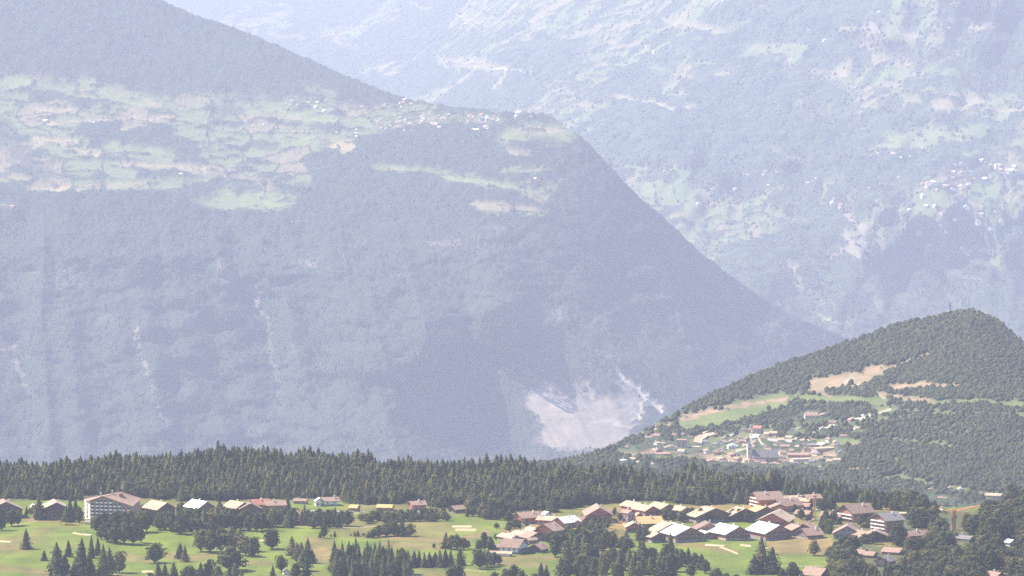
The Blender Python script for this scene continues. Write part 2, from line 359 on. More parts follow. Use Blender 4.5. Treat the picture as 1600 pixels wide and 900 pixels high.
# --- hill and village
L2_STROKES = [
 ('g', 1, 16, 6, [(1075, 660), (1110, 655), (1170, 640), (1215, 628)], 1.2), ('t', 1, 4.5, 3, [(1065, 655), (1120, 640), (1170, 632), (1225, 624)], 1.3),
 ('t', .85, 4, 4, [(1015, 668), (1050, 664)], 1.5), ('t', .6, 3, 3, [(975, 685), (1005, 680), (1030, 682)], 1.3), ('t', .75, 4, 4, [(975, 712), (1030, 707), (1060, 708)], 1.3),
 ('g', .7, 5, 5, [(1030, 716), (1090, 717), (1140, 706)], 1.3), ('t', .6, 4, 4, [(1060, 714), (1100, 712), (1150, 700)], 1.4), ('g', .6, 6, 5, [(1080, 690), (1120, 690)], 1.1),
 ('t', 1, 12, 6, [(1278, 602), (1310, 596), (1345, 592), (1372, 580)], 1.1), ('t', .9, 3, 3, [(1382, 578), (1410, 570), (1425, 562), (1452, 556)], 1.2), ('t', 1, 6, 4, [(1395, 606), (1430, 604), (1452, 602)], 1.2),
 ('t', 1, 5, 4, [(1370, 616), (1410, 624), (1452, 629)], 1.5), ('t', .9, 4, 3, [(1462, 603), (1500, 604)], 1.3), ('t', .8, 3, 3, [(1265, 612), (1300, 620)], 1.5), ('t', .35, 4, 4, [(1530, 578), (1555, 574)], 1.3),
 ('g', .9, 7, 5, [(1240, 622), (1320, 626), (1380, 628)], 1.3), ('g', .85, 6, 5, [(1450, 632), (1530, 628), (1600, 634)], 1.6), ('g', .5, 4, 4, [(1230, 636), (1290, 634)], 1.4),
 ('g', 1, 6, 4, [(1275, 690), (1310, 691), (1345, 694)], 1.3), ('t', .55, 2.5, 3, [(1310, 695), (1350, 693)], 1.4), ('t', .8, 5, 4, [(1188, 681), (1210, 682)], 1.2), ('t', .7, 2.5, 2, [(1200, 668), (1212, 664)], 1.2),
 ('t', .6, 3, 3, [(1150, 684), (1170, 677)], 1.2), ('t', .55, 5, 5, [(1218, 690), (1235, 688)], 1.3), ('g', .5, 6, 6, [(1160, 676), (1200, 676)], 1.3), ('t', .5, 4, 4, [(1375, 656), (1405, 657)], 1.5),
 ('s', 1, 1.6, .8, [(1262, 690), (1270, 678), (1285, 670), (1310, 663), (1345, 655), (1390, 640)], 1, .3), ('s', .9, 1.3, .8, [(1200, 688), (1230, 690), (1250, 686), (1262, 690)], 1, .3), ('s', .6, 1.6, 1.5, [(1150, 706), (1172, 700), (1172, 670)], 1, .3),
 ('s', .9, 1.3, .8, [(1183, 685), (1193, 700)], 1, .3), ('t', .9, 8, 4, [(1195, 715), (1260, 716), (1300, 712)], 1.2), ('t', .9, 6, 3, [(1255, 706), (1300, 700)], 1.3), ('t', .9, 7, 5, [(1110, 716), (1180, 718)], 1.2),
 ('r', .5, 5, 4, [(1330, 590), (1322, 598)], 1), ('s', .45, .8, .8, [(1355, 608), (1385, 624)], 1, .3), ('t', .8, 2, 1.5, [(1465, 489), (1480, 485)], 1.2), 
 ('g', .9, 7, 6, [(1530, 774), (1600, 774)], 1.6), ('g', .55, 8, 7, [(1375, 745), (1420, 750), (1460, 758)], 1.2), ('g', .6, 6, 6, [(1480, 766), (1530, 770)], 1.4), ('t', .5, 2, 1.5, [(1525, 769), (1560, 771)], 1.3),
 ('g', .5, 7, 7, [(1350, 715), (1400, 722)], 1.3), ('g', .6, 6, 6, [(1390, 690), (1500, 700)], 1.5), ('g', .6, 5, 6, [(1370, 640), (1480, 648), (1600, 650)], 1.5), ('t', 1, 3, 1.5, [(1325, 735), (1357, 735)], 1.5, 0),
]
def cover2(x, y, X, Y, Z):
    FINE[0] = fbm(X / 14, Z / 8, 22, 3)
    C = blank(x); strokes(C, x, y, L2_STROKES, 7, 71, 12, gain=.98)
    n = fbm(X / 60, Y / 160, 75, 4)
    put(C, 'g', 0.35 * ss(0.5, 0.62, n) * ss(600, 640, y))
    return C
# --- the big mountain
L3_STROKES = [
 ('t', .9, 3.5, 3, [(75, 193), (150, 190), (200, 186), (270, 186)], 1.2), ('t', .5, 3, 3, [(60, 172), (110, 173)], 1.2), ('g', .7, 9, 7, [(130, 130), (215, 160), (232, 165)], 1.2), ('t', .6, 4, 4, [(225, 158), (250, 166)], 1.2),
 ('g', .8, 13, 8, [(335, 317), (385, 315), (445, 318)], 1.1), ('g', .7, 13, 9, [(175, 235), (235, 240), (260, 250)], 1.2), ('t', .75, 7, 6, [(60, 220), (110, 225), (150, 245)], 1.2), ('t', .7, 6, 6, [(195, 258), (270, 262), (330, 268)], 1.2),
 ('t', 1, 2.2, 2, [(70, 297), (110, 295), (122, 299)], 1.2), ('t', .7, 6, 5, [(130, 293), (210, 291)], 1.2), ('g', .6, 8, 6, [(180, 290), (300, 285), (330, 280)], 1.2), ('t', .9, 8, 5, [(522, 228), (548, 228), (536, 232)], 1.1),
 ('f', .95, 24, 12, [(620, 240), (690, 225), (760, 250)], 1.1), ('f', .9, 10, 7, [(720, 272), (850, 278)], 1.1), ('g', .8, 12, 9, [(790, 215), (830, 205), (880, 208)], 1.1), ('t', .8, 4, 4, [(810, 205), (880, 204)], 1.2),
 ('t', .7, 5, 5, [(795, 238), (830, 244)], 1.2), ('g', .75, 7, 6, [(790, 268), (850, 265)], 1.3), ('t', .7, 3, 3, [(820, 268), (850, 266)], 1.3), ('g', .8, 7, 6, [(690, 276), (740, 285), (800, 296), (830, 300)], 1.2), ('t', .8, 2.5, 2.5, [(815, 286), (840, 283)], 1.2),
 ('t', .6, 6, 5, [(610, 265), (630, 266)], 1.2), ('g', .6, 6, 6, [(590, 262), (680, 268)], 1.3), ('t', .75, 6, 5, [(740, 322), (770, 325), (830, 330)], 1.2), ('g', .5, 6, 6, [(740, 330), (850, 335)], 1.2), ('r', .3, 7, 7, [(670, 382), (715, 384)], 1.2), ('r', .25, 7, 7, [(740, 370), (790, 360)], 1.2),
 ('g', .6, 8, 7, [(10, 125), (60, 135), (110, 140)], 1.2), ('g', .6, 9, 7, [(300, 165), (420, 180), (520, 190)], 1.3), ('t', .4, 3, 3, [(400, 185), (480, 190)], 1.2), ('g', .55, 8, 7, [(620, 190), (700, 185), (780, 190)], 1.2),
 ('g', .5, 6, 6, [(480, 140), (520, 150)], 1.2), ('g', .6, 7, 6, [(600, 200), (560, 210), (480, 220), (400, 225)], 1.3), ('f', .8, 9, 6, [(365, 290), (395, 292)], 1.1), ('f', .8, 8, 6, [(400, 225), (420, 228)], 1.1), ('f', .7, 14, 8, [(0, 200), (40, 260), (70, 275)], 1), ('f', .7, 8, 6, [(320, 170), (370, 175)], 1),
 ('g', .4, 5, 5, [(0, 325), (20, 326)], 1.2),
 ('r', .6, 1.6, 3, [(216, 515), (212, 535), (222, 565), (235, 595), (243, 630), (258, 668)], .8), ('r', .4, 4, 5, [(216, 515), (225, 530)], 1), ('r', .5, 2, 4, [(15, 535), (25, 570), (40, 605), (52, 625)], .8), ('r', .25, 7, 7, [(5, 545), (45, 555)], 1),
 ('r', .35, 9, 12, [(345, 420), (360, 440), (385, 450), (395, 465)], 1), ('r', .7, 4, 5, [(400, 470), (408, 492)], 1), ('r', .4, 2, 5, [(418, 500), (425, 560), (437, 620)], .8), ('r', .4, 6, 9, [(468, 412), (492, 418)], 1), ('r', .25, 7, 7, [(285, 425), (300, 415)], 1),
 ('r', 1, 22, 12, [(845, 630), (880, 640), (930, 645), (975, 640)], 1), ('r', 1, 22, 12, [(860, 680), (930, 680), (960, 670)], 1), ('s', .45, 6, 6, [(845, 615), (870, 640)], 1), ('s', .35, 9, 8, [(905, 610), (930, 625)], 1),
 ('s', 1, 4.5, 4, [(965, 582), (990, 605), (1012, 625), (1037, 645)], 1), ('s', .9, 5, 5, [(998, 612), (1003, 640), (1000, 655)], 1), ('s', .7, 2.5, 3, [(920, 660), (950, 657), (990, 668)], 1), ('r', .8, 8, 8, [(970, 600), (985, 660)], 1), ('t', .15, 12, 12, [(960, 560), (940, 480)], 1),
 ('s', .4, 2, 3, [(850, 600), (862, 630), (900, 670)], .8), ('s', .45, 2.5, 3, [(880, 598), (900, 625), (930, 660)], .8), ('s', .4, 2, 4, [(915, 600), (940, 640), (975, 668)], .8), ('s', .35, 3, 5, [(835, 640), (870, 690)], .8), ('s', .3, 3, 5, [(900, 655), (940, 690)], .8), ('f', .3, 3, 6, [(885, 612), (925, 655)], .8), ('f', .3, 2.5, 5, [(945, 605), (970, 650)], .8),
 ('r', .2, 5, 6, [(1010, 430), (1070, 490), (1150, 540)], 1), ('r', .2, 4, 6, [(860, 470), (880, 520), (960, 570)], 1),
]
def cover3(x, y, X, Y, Z):
    FINE[0] = fbm(X / 38, Z / 22, 23, 3)
    C = blank(x)
    T = np.interp(x, [-300, 0, 100, 245, 450, 600, 640, 860, 905], [128, 118, 128, 150, 150, 168, 160, 160, 200])
    B = np.interp(x, [-300, 0, 250, 320, 450, 500, 560, 700, 850, 930], [310, 300, 296, 322, 332, 270, 250, 280, 320, 230])
    shelf = ss(-6, 12, y - T + 22 * (fbm(x / 30, y / 12, 80, 3) - .5)) * ss(-4, 8, B - y + 16 * (fbm(x / 25, y / 10, 81, 3) - .5)) * ss(915, 880, x)
    idv, ed = cells(X / 120 + 1.2 * fbm(X / 300, Y / 300, 83, 2), Y / 170 + 1.2 * fbm(X / 300, Y / 300, 84, 2), 85)
    big = fbm(X / 420, Y / 800, 87, 3)
    op = ss(.36, .43, big + 0.22 * (idv - 0.5)) * shelf
    hedge = ss(0.0, 0.08, ed)
    cl = (idv * 7.3) % 1
    st = fbm(X / 60, Y / 45, 89, 4)
    op = op * ss(.30, .5, st + .12 * (cl - .5))
    put(C, 'g', 0.72 * op * hedge * (cl < .62)); put(C, 't', 0.55 * op * hedge * (cl >= .62))
    for k in 'gt': C[k] = C[k] * .9
    strokes(C, x, y, L3_STROKES, 11, 91, 16, gain=.99)
    # scattered bare rock in the wall
    n = fbm(X / 130, Z / 110, 95, 4); low = ss(340, 400, y)
    put(C, 'r', 0.13 * ss(.6, .75, n) * low)
    return C
L4_STROKES = [
 ('t', .85, 2, 2, [(955, 150), (990, 157), (1055, 172)], 1), ('g', .9, 12, 8, [(1390, 222), (1450, 215), (1530, 205)], 1.1), ('g', .7, 6, 6, [(1370, 232), (1460, 230)], 1.2), ('t', .8, 7, 5, [(1465, 162), (1500, 168), (1520, 158)], 1.1), ('t', .8, 4, 4, [(1565, 175), (1600, 170)], 1.2),
 ('g', .8, 7, 5, [(1165, 84), (1210, 80), (1255, 77)], 1.2), ('t', .6, 3, 3, [(1160, 78), (1250, 72)], 1.2), ('t', .7, 4, 4, [(935, 45), (980, 40), (1020, 35)], 1.2), ('t', .7, 6, 5, [(1040, 35), (1070, 40), (1120, 48)], 1.2), ('g', .6, 5, 5, [(1130, 50), (1170, 36)], 1.2),
 ('t', .7, 3, 3, [(1310, 47), (1355, 48)], 1.2), ('t', .7, 5, 4, [(1405, 52), (1440, 60)], 1.2), ('t', .75, 5, 4, [(1480, 50), (1520, 45), (1555, 45)], 1.2), ('t', .6, 6, 6, [(1305, 115), (1330, 122)], 1.1), ('t', .5, 5, 5, [(880, 60), (930, 50)], 1.3), ('t', .6, 5, 5, [(1065, 125), (1110, 118), (1160, 115)], 1.2),
 ('g', .6, 6, 6, [(1000, 75), (1020, 105), (1035, 115)], 1.1), ('t', .5, 4, 4, [(940, 55), (955, 70)], 1.1), ('t', .7, 3, 3, [(1070, 170), (1090, 165)], 1.1), ('g', .5, 7, 6, [(1400, 145), (1430, 160)], 1.1), ('t', .6, 5, 5, [(1240, 180), (1270, 185)], 1.1), ('t', .5, 4, 4, [(1210, 240), (1260, 255)], 1.1),
 ('t', .95, 3, 3, [(795, 108), (785, 122), (772, 140)], 1), ('s', .5, 1.5, 2, [(770, 108), (800, 110), (830, 116)], 1), ('t', .6, 9, 7, [(690, 95), (735, 100), (770, 108)], 1.1), ('t', .6, 4, 4, [(720, 28), (745, 38), (750, 50)], 1), ('t', .5, 3, 3, [(420, 55), (470, 62)], 1), ('t', .5, 3, 3, [(645, 8), (665, 16)], 1), ('t', .4, 4, 4, [(520, 68), (550, 74)], 1),
 ('r', .7, 4, 4, [(1320, 335), (1335, 350), (1360, 358)], 1), ('r', .7, 6, 5, [(1322, 368), (1330, 385), (1337, 400)], 1), ('r', .65, 7, 6, [(1345, 365), (1347, 400)], 1), ('r', .6, 3, 4, [(1322, 390), (1300, 405)], 1), ('r', .5, 4, 4, [(1375, 385), (1378, 400)], 1), ('r', .65, 4, 5, [(1235, 412), (1242, 435), (1252, 450)], 1),
 ('r', .4, 3, 4, [(1260, 460), (1330, 500)], 1), ('s', .5, 1.2, 1.5, [(1205, 474), (1215, 478)], 1), ('s', .5, 1.2, 1.5, [(1278, 494), (1300, 502), (1325, 508)], 1), ('g', .6, 3, 3, [(1270, 492), (1325, 512)], 1), ('r', .5, 4, 4, [(1400, 378), (1420, 385)], 1.2), ('r', .3, 5, 6, [(1365, 440), (1372, 500)], 1),
 ('t', .7, 3, 3, [(1470, 395), (1530, 390), (1560, 385)], 1.3), ('t', .5, 3, 3, [(1460, 430), (1530, 436)], 1.3), ('s', .4, 1, 1.4, [(1462, 250), (1475, 257)], 1), ('s', .4, 1, 1.4, [(1430, 225), (1445, 240)], 1),
 ('g', .35, 14, 12, [(1000, 290), (1100, 330), (1190, 345)], 1.2), ('g', .5, 12, 12, [(1080, 380), (1110, 395)], 1.2), ('f', .85, 20, 12, [(1160, 115), (1240, 125), (1300, 150)], 1.2), ('f', .85, 18, 12, [(1200, 180), (1330, 190)], 1.2), ('f', .8, 14, 10, [(1380, 80), (1500, 100)], 1.3), ('f', .8, 16, 10, [(1560, 130), (1600, 140)], 1.3), ('f', .6, 14, 10, [(1250, 215), (1330, 215)], 1.3),
 ('f', .9, 24, 14, [(1150, 420), (1200, 400), (1290, 360)], 1.2), ('f', .6, 24, 20, [(1400, 440), (1450, 470), (1600, 480)], 1.2),
]
def cover4(x, y, X, Y, Z):
    FINE[0] = fbm(X / 55, Z / 34, 24, 3)
    C = blank(x)
    idv, ed = cells(X / 75 + Y / 900 + 1.5 * fbm(X / 250, Y / 500, 103, 2), Y / 160 + 1.5 * fbm(X / 250, Y / 500, 104, 2), 105)
    big = fbm(X / 500 + 7, Y / 1300, 107, 4)
    cult = ss(235, 300, y) * ss(430, 360, y) * ss(880, 1000, x)           # the cultivated belt with villages
    wild = 1 - cult
    left = ss(950, 700, x)
    op = ss(.50, .58, big + .18 * (idv - .5) + .24 * cult - 0.02 * left) 
    cl = (idv * 5.7) % 1
    patch = op * ss(0, .07, ed) * ss(450, 410, y)
    patch = patch * ss(.33, .52, fbm(X / 60, Y / 70, 109, 4) + .1 * (cl - .5))
    put(C, 'g', .75 * patch * (cl < .6)); put(C, 't', .65 * patch * (cl >= .6))
    strokes(C, x, y, L4_STROKES, 11, 111, 15, gain=.95)
    n = fbm(X / 160, Z / 120, 115, 4)
    put(C, 'r', .25 * ss(.6, .7, n) * ss(400, 440, y))
    return C
def build_terrain():
    m1 = terrain_mat('golf_ground', (.05, .055, .03), (.08, .07, .04), (.082, .122, .018), (.138, .164, .026), (.23, .155, .06), (.15, .12, .045), (.3, .27, .23), (.42, .33, .20), 0.018, 0.05)
    m2 = terrain_mat('hill_ground', (.035, .05, .028), (.05, .062, .032), (.085, .115, .038), (.125, .145, .05), (.25, .175, .11), (.18, .14, .085), (.4, .34, .28), (.6, .52, .42), 0.012, 0.05)
    m3 = terrain_mat('mountain_ground', (.024, .034, .024), (.033, .043, .028), (.12, .155, .062), (.16, .175, .075), (.27, .215, .125), (.22, .185, .10), (.25, .21, .17), (.42, .35, .27), 0.006, 0.02)
    m4 = terrain_mat('far_mountain_ground', (.022, .036, .025), (.05, .065, .04), (.10, .135, .055), (.13, .15, .065), (.22, .18, .11), (.15, .145, .08), (.25, .21, .16), (.42, .38, .30), 0.004, 0.012)
    surf('golf_terrain', D1, np.concatenate([np.arange(-800, -40, 5.0), np.arange(-40, 1660, 1.6), np.arange(1660, 2200, 5.0)]), CREST, 1040, 1.1, m1, cover1, 0.4, 14.0, seed=3)
    cr2 = ([700, 860, 900, 960, 1040, 1100, 1200, 1300, 1400, 1470, 1520, 1550, 1575, 1600, 1700, 1900], [734, 722, 719, 698, 655, 622, 578, 545, 510, 494, 487, 497, 516, 540, 610, 735])
    surf('village_hill_terrain', D2, np.concatenate([np.arange(720, 1640, 1.8), np.arange(1640, 2200, 5.0)]), cr2, 862, 1.8, m2, cover2, 2.0, 60.0, seed=5)
    surf('mountain', D3, np.concatenate([np.arange(-900, -60, 5.0), np.arange(-60, 1500, 2.0)]), RIDGE3, 780, 2.0, m3, cover3, 7.0, 160.0, seed=7)
    surf('far_mountain', D4, np.concatenate([np.arange(60, 1640, 2.2), np.arange(1640, 2300, 6.0)]), ([0, 1900], [-90, -90]), 640, 2.0, m4, cover4, 9.0, 100.0, seed=9)
    me = mesh_np('valley_floor', [(-13500, -500, -2600.5), (13500, -500, -2600.5), (13500, 45500, -2600.5), (-13500, 45500, -2600.5)], [(0, 1, 2, 3)])
    tag(link('valley_floor', me, None, [m3]), kind='structure')
build_terrain()
# ------------------------------------------------------------------ trees
M_SPRUCE = foliage_mat('spruce_needles', (.032, .043, .017), (.058, .068, .024), (.14, .118, .045))
M_BROAD = foliage_mat('leaves', (.042, .052, .017), (.070, .080, .024), (.16, .135, .05))
M_LARCH = foliage_mat('larch_needles', (.075, .095, .030), (.11, .125, .04), (.17, .15, .06))
M_FARWOOD = foliage_mat('far_woodland', (.020, .034, .022), (.034, .048, .028), (.052, .060, .036))
M_HILLWOOD = foliage_mat('hill_woodland', (.036, .046, .022), (.052, .060, .027), (.085, .082, .036))
M_BARK = flat_mat('bark', (.09, .065, .05), (.05, .04, .03), 2.0)
RS = np.random.RandomState(11)
def quads(cen, nrm, size, rs, asp=1.0):
    n = len(cen); t = rs.normal(size=(n, 3)); t -= (t * nrm).sum(1)[:, None] * nrm; t /= np.linalg.norm(t, axis=1)[:, None] + 1e-9
    b = np.cross(nrm, t); s = size[:, None]
    j = lambda: rs.uniform(.6, 1.25, (n, 1))
    V = np.stack([cen - t * s * j() - b * s * asp * j(), cen + t * s * j() - b * s * asp * j(), cen + t * s * j() + b * s * asp * j(), cen - t * s * j() + b * s * asp * j()], 1).reshape(-1, 3)
    return V, np.arange(4 * n).reshape(n, 4)
def cone_core(rings, seg, rs, wob=.15):
    V = []; F = []
    for k, (z, r) in enumerate(rings):
        for i in range(seg):
            a = 2 * math.pi * (i + .5 * (k % 2)) / seg; q = r * (1 + rs.uniform(-wob, wob)); V.append((q * math.cos(a), q * math.sin(a), z))
    for k in range(len(rings) - 1):
        for i in range(seg):
            j = (i + 1) % seg; F.append((k * seg + i, k * seg + j, (k + 1) * seg + j, (k + 1) * seg + i))
    return np.array(V, float), np.array(F)
def spruce_crown(seed, n=360, slim=1.0, z0=.1):
    rs = np.random.RandomState(seed)
    R0 = .23 * slim * rs.uniform(.9, 1.1)
    t = 1 - np.sqrt(rs.uniform(0, 1, n)) ; t = np.clip(t * 1.02, 0, .985)
    tier = .82 + .30 * np.abs(np.sin(t * 34 + rs.uniform(0, 6)))
    prof_ = (1 - t ** rs.uniform(1.0, 1.6)) ** rs.uniform(.7, 1.0)
    side = 1 + .22 * np.cos(rs.uniform(0, 6.28)); a = rs.uniform(0, 2 * math.pi, n)
    lob = 1 + .16 * np.sin(3 * a + t * 9 + rs.uniform(0, 6)) + .10 * np.sin(5 * a - t * 17)
    r = R0 * prof_ * tier * lob * rs.uniform(.55, 1.12, n) + .008
    cen = np.stack([r * np.cos(a), r * np.sin(a), z0 + (1 - z0) * t - .25 * r], 1)
    nr = np.stack([np.cos(a) * .55, np.sin(a) * .55, np.full(n, .75)], 1) + rs.normal(scale=.35, size=(n, 3)); nr /= np.linalg.norm(nr, axis=1)[:, None]
    V1, F1 = quads(cen, nr, .034 * (1.15 - .65 * t) * rs.uniform(.6, 1.4, n), rs, .6)
    V2, F2 = cone_core([(z0 * .9, .03), (z0, R0 * .66), (.3, R0 * .6), (.5, R0 * .46), (.7, R0 * .31), (.88, R0 * .14), (.99, .004)], 7, rs, .25)
    return np.concatenate([V1, V2]), np.concatenate([F1, F2 + len(V1)])
def broad_crown(seed, n=520, wide=1.0, z0=.05):
    rs = np.random.RandomState(seed); L = 11; V = []; F = []; off = 0; C = []
    for k in range(L):
        a = rs.uniform(0, 6.28); q = rs.uniform(0, .24) * wide; z = rs.uniform(.34, .80); q *= 1.15 - abs(z - .5)
        C.append((q * math.cos(a), q * math.sin(a), z, rs.uniform(.13, .21) * (1.15 - .4 * z)))
    C.append((0, 0, .52, .26)); C.append((0.02, 0, .33, .25 * wide))
    for k in range(6):
        a = k * 1.05 + rs.uniform(0, .6); q = .2 * wide; C.append((q * math.cos(a), q * math.sin(a), rs.uniform(.2, .34), rs.uniform(.13, .19)))
    for (x, y, z, r) in C:
        m = int(n * r * r / sum(c[3] ** 2 for c in C)) + 4
        d = rs.normal(size=(m, 3)); d /= np.linalg.norm(d, axis=1)[:, None]; d[:, 2] = np.where(d[:, 2] < -.5, -d[:, 2], d[:, 2])
        cen = np.array([x, y, z]) + d * r * rs.uniform(.8, 1.12, (m, 1)) * np.array([1, 1, 1.0])
        nn = d + rs.normal(scale=.45, size=(m, 3)); nn /= np.linalg.norm(nn, axis=1)[:, None]
        v, f = quads(cen, nn, .030 * rs.uniform(.6, 1.45, m), rs); V.append(v); F.append(f + off); off += len(v)
        v, f = cone_core([(z - r * .85, r * .2), (z - r * .5, r * .68), (z, r * .84), (z + r * .5, r * .66), (z + r * .86, r * .1)], 7, rs); V.append(v); F.append(f + off); off += len(v)
    return np.concatenate(V), np.concatenate(F)
def trunk_mesh(name, h, r, limbs, rs):
    V, F = cone_core([(-.06, r * 1.35), (.0, r * 1.2), (h * .5, r * .85), (h, r * .25)], 6, rs, .05)
    V = list(map(tuple, V)); F = [tuple(f) for f in F]
    for k in range(limbs):
        a = rs.uniform(0, 6.28); z = h * rs.uniform(.35, .8); b = len(V); q = r * .4; e = rs.uniform(.12, .22)
        for (cx, cz, rr) in ((0, z, q), (e, z + e * .8, q * .4)):
            for i in range(4):
                t = math.pi / 2 * i; V.append((cx * math.cos(a) + rr * math.cos(t), cx * math.sin(a) + rr * math.sin(t), cz))
        for i in range(4): F.append((b + i, b + (i + 1) % 4, b + 4 + (i + 1) % 4, b + 4 + i))
    me = mesh_np(name, V, F); me.materials.append(M_BARK); return me
SPR, BRD, LAR = [], [], []
for s in range(10):
    me = mesh_np('spruce_crown', *spruce_crown(100 + s, 380, (1.0, .8, 1.15, .9, 1.25, 1.0, 1.35, .75, 1.1, .95)[s], .06)); me.materials.append(M_SPRUCE); SPR.append(me)
for s in range(3):
    me = mesh_np('larch_crown', *spruce_crown(140 + s, 260, 1.15, .16)); me.materials.append(M_LARCH); LAR.append(me)
for s in range(9):
    me = mesh_np('leafy_crown', *broad_crown(200 + s, 600, (1.0, 1.2, .8, 1.1, 1.3, .9, 1.0, 1.15, .85)[s])); me.materials.append(M_BROAD); BRD.append(me)
TR_S = trunk_mesh('spruce_trunk', .9, .016, 0, np.random.RandomState(1)); TR_B = trunk_mesh('leafy_trunk', .62, .026, 5, np.random.RandomState(2))
def solve(x, y, Dfun):
    D = float(Dfun(np.array([[float(x)]]), np.array([[float(y)]]))[0, 0]); a, b = ray(x, y)
    return Vector((float(a) * D, D, float(b) * D)), D
FIRST = {}
NT = {'spruce': 0, 'leafy': 0, 'larch': 0}
def tree(kind, P, h, wid, label, group, cat='tree', nm=None):
    """the first of a kind is built, later ones are copies of it with their own crown mesh"""
    L, tr = {'spruce': (SPR, TR_S), 'leafy': (BRD, TR_B), 'larch': (LAR, TR_S)}[kind]
    me = L[RS.randint(len(L))]; NT[kind] += 1
    if nm: NT[kind] -= 1
    nm = nm or {'spruce': 'spruce_tree', 'leafy': 'broadleaf_tree', 'larch': 'larch_tree'}[kind]
    root = bpy.data.objects.new(nm, None); COL.objects.link(root); root.empty_display_size = 1
    c = bpy.data.objects.new('crown', me); COL.objects.link(c); c.parent = root
    t = bpy.data.objects.new('trunk', tr); COL.objects.link(t); t.parent = root
    root.location = P; s = wid / ({'spruce': .38, 'larch': .42, 'leafy': .74}[kind]); root.scale = (s * RS.uniform(.86, 1.18), s * RS.uniform(.86, 1.18), h); root.rotation_euler = (RS.normal(0, .02), RS.normal(0, .02), RS.uniform(0, 6.28))
    tag(root, label, cat, group)
    return root
KEEP = []                                # rectangles of the survey that stay clear of tree crowns: x0, y0, x1, y1 (y1 = foot of the visible front)
def blocked(x, yb, hp, wp, margin=1.0):
    for (x0, y0, x1, y1) in KEEP:
        if x0 - wp * .35 * margin < x < x1 + wp * .35 * margin and yb > y0 + 3 and yb - hp < y1 - 1.5:
            return True
    return False
def ordn(k):
    return '%d%s' % (k, 'th' if 10 <= k % 100 <= 20 else {1: 'st', 2: 'nd', 3: 'rd'}.get(k % 10, 'th'))
def stand(lst, group, where, cat='tree', nm=None):
    """lst of (x, foot row, height px, width px, kind); labels count from the left"""
    lst = sorted(lst)
    for k, (x, yb, hp, wp, kind) in enumerate(lst):
        P, D = solve(x, yb, D1); s = D / FPX
        word = {'s': 'dark pointed spruce', 'b': 'round leafy tree', 'l': 'pale green larch'}[kind]
        tree({'s': 'spruce', 'b': 'leafy', 'l': 'larch'}[kind], P, hp * s * 1.02, wp * s, '%s, %s from the left %s' % (word, ordn(k + 1), where), group, cat, nm)
def single(x, yb, hp, wp, kind, label, cat='tree'):
    P, D = solve(x, yb, D1); s = D / FPX
    tree({'s': 'spruce', 'b': 'leafy', 'l': 'larch'}[kind], P, hp * s * 1.02, wp * s, label, None, cat)

def belt_points():
    """the forest belt behind the golf course: a jittered grid on the ground"""
    g = np.random.RandomState(5); out = []
    sp = 6.4
    for Y in np.arange(4230, 4760, sp):
        for X in np.arange(-660, 345, sp):
            x_ = X + g.uniform(-.45, .45) * sp; y_ = Y + g.uniform(-.45, .45) * sp
            u = x_ / y_; px = 800 + u * FPX * (CP + .0) ; zz = -505.0
            v = (zz / y_ * CP + SP) / (CP - zz / y_ * SP); py = 450 - v * FPX; px = 800 + u * FPX * (CP + v * SP)
            out.append((px, py, x_, y_, g.uniform(0, 1), g.uniform(0, 1), g.uniform(0, 1)))
    A = np.array(out)
    fr = np.interp(A[:, 0], *FOREST_FRONT) + 2.5 * (vn(A[:, 0] / 9, A[:, 0] * 0, 77) - .5); cr = np.interp(A[:, 0], *CREST)
    A = A[(A[:, 1] < fr) & (A[:, 1] > cr - .5) & (A[:, 0] < 1412)]
    D = D1(A[:, 0][None], A[:, 1][None])[0]; P = np.stack(pt(A[:, 0], A[:, 1], D), -1)
    hf = .62 + .38 * ss(0, 26, np.interp(A[:, 0], *FOREST_FRONT) - A[:, 1])
    H = (12.3 + 19 * (fbm(P[:, 0] / 26, P[:, 1] / 40, 78, 3) - .42) + 4.5 * A[:, 4] ** 2 + 4 * (fbm(P[:, 0] / 90, P[:, 1] / 90, 79, 2) - .5)) * hf * 1.08
    W = 1.5 + H * (.36 + .2 * A[:, 5])
    return A[:, 0], A[:, 1], P, H, W, A[:, 6]
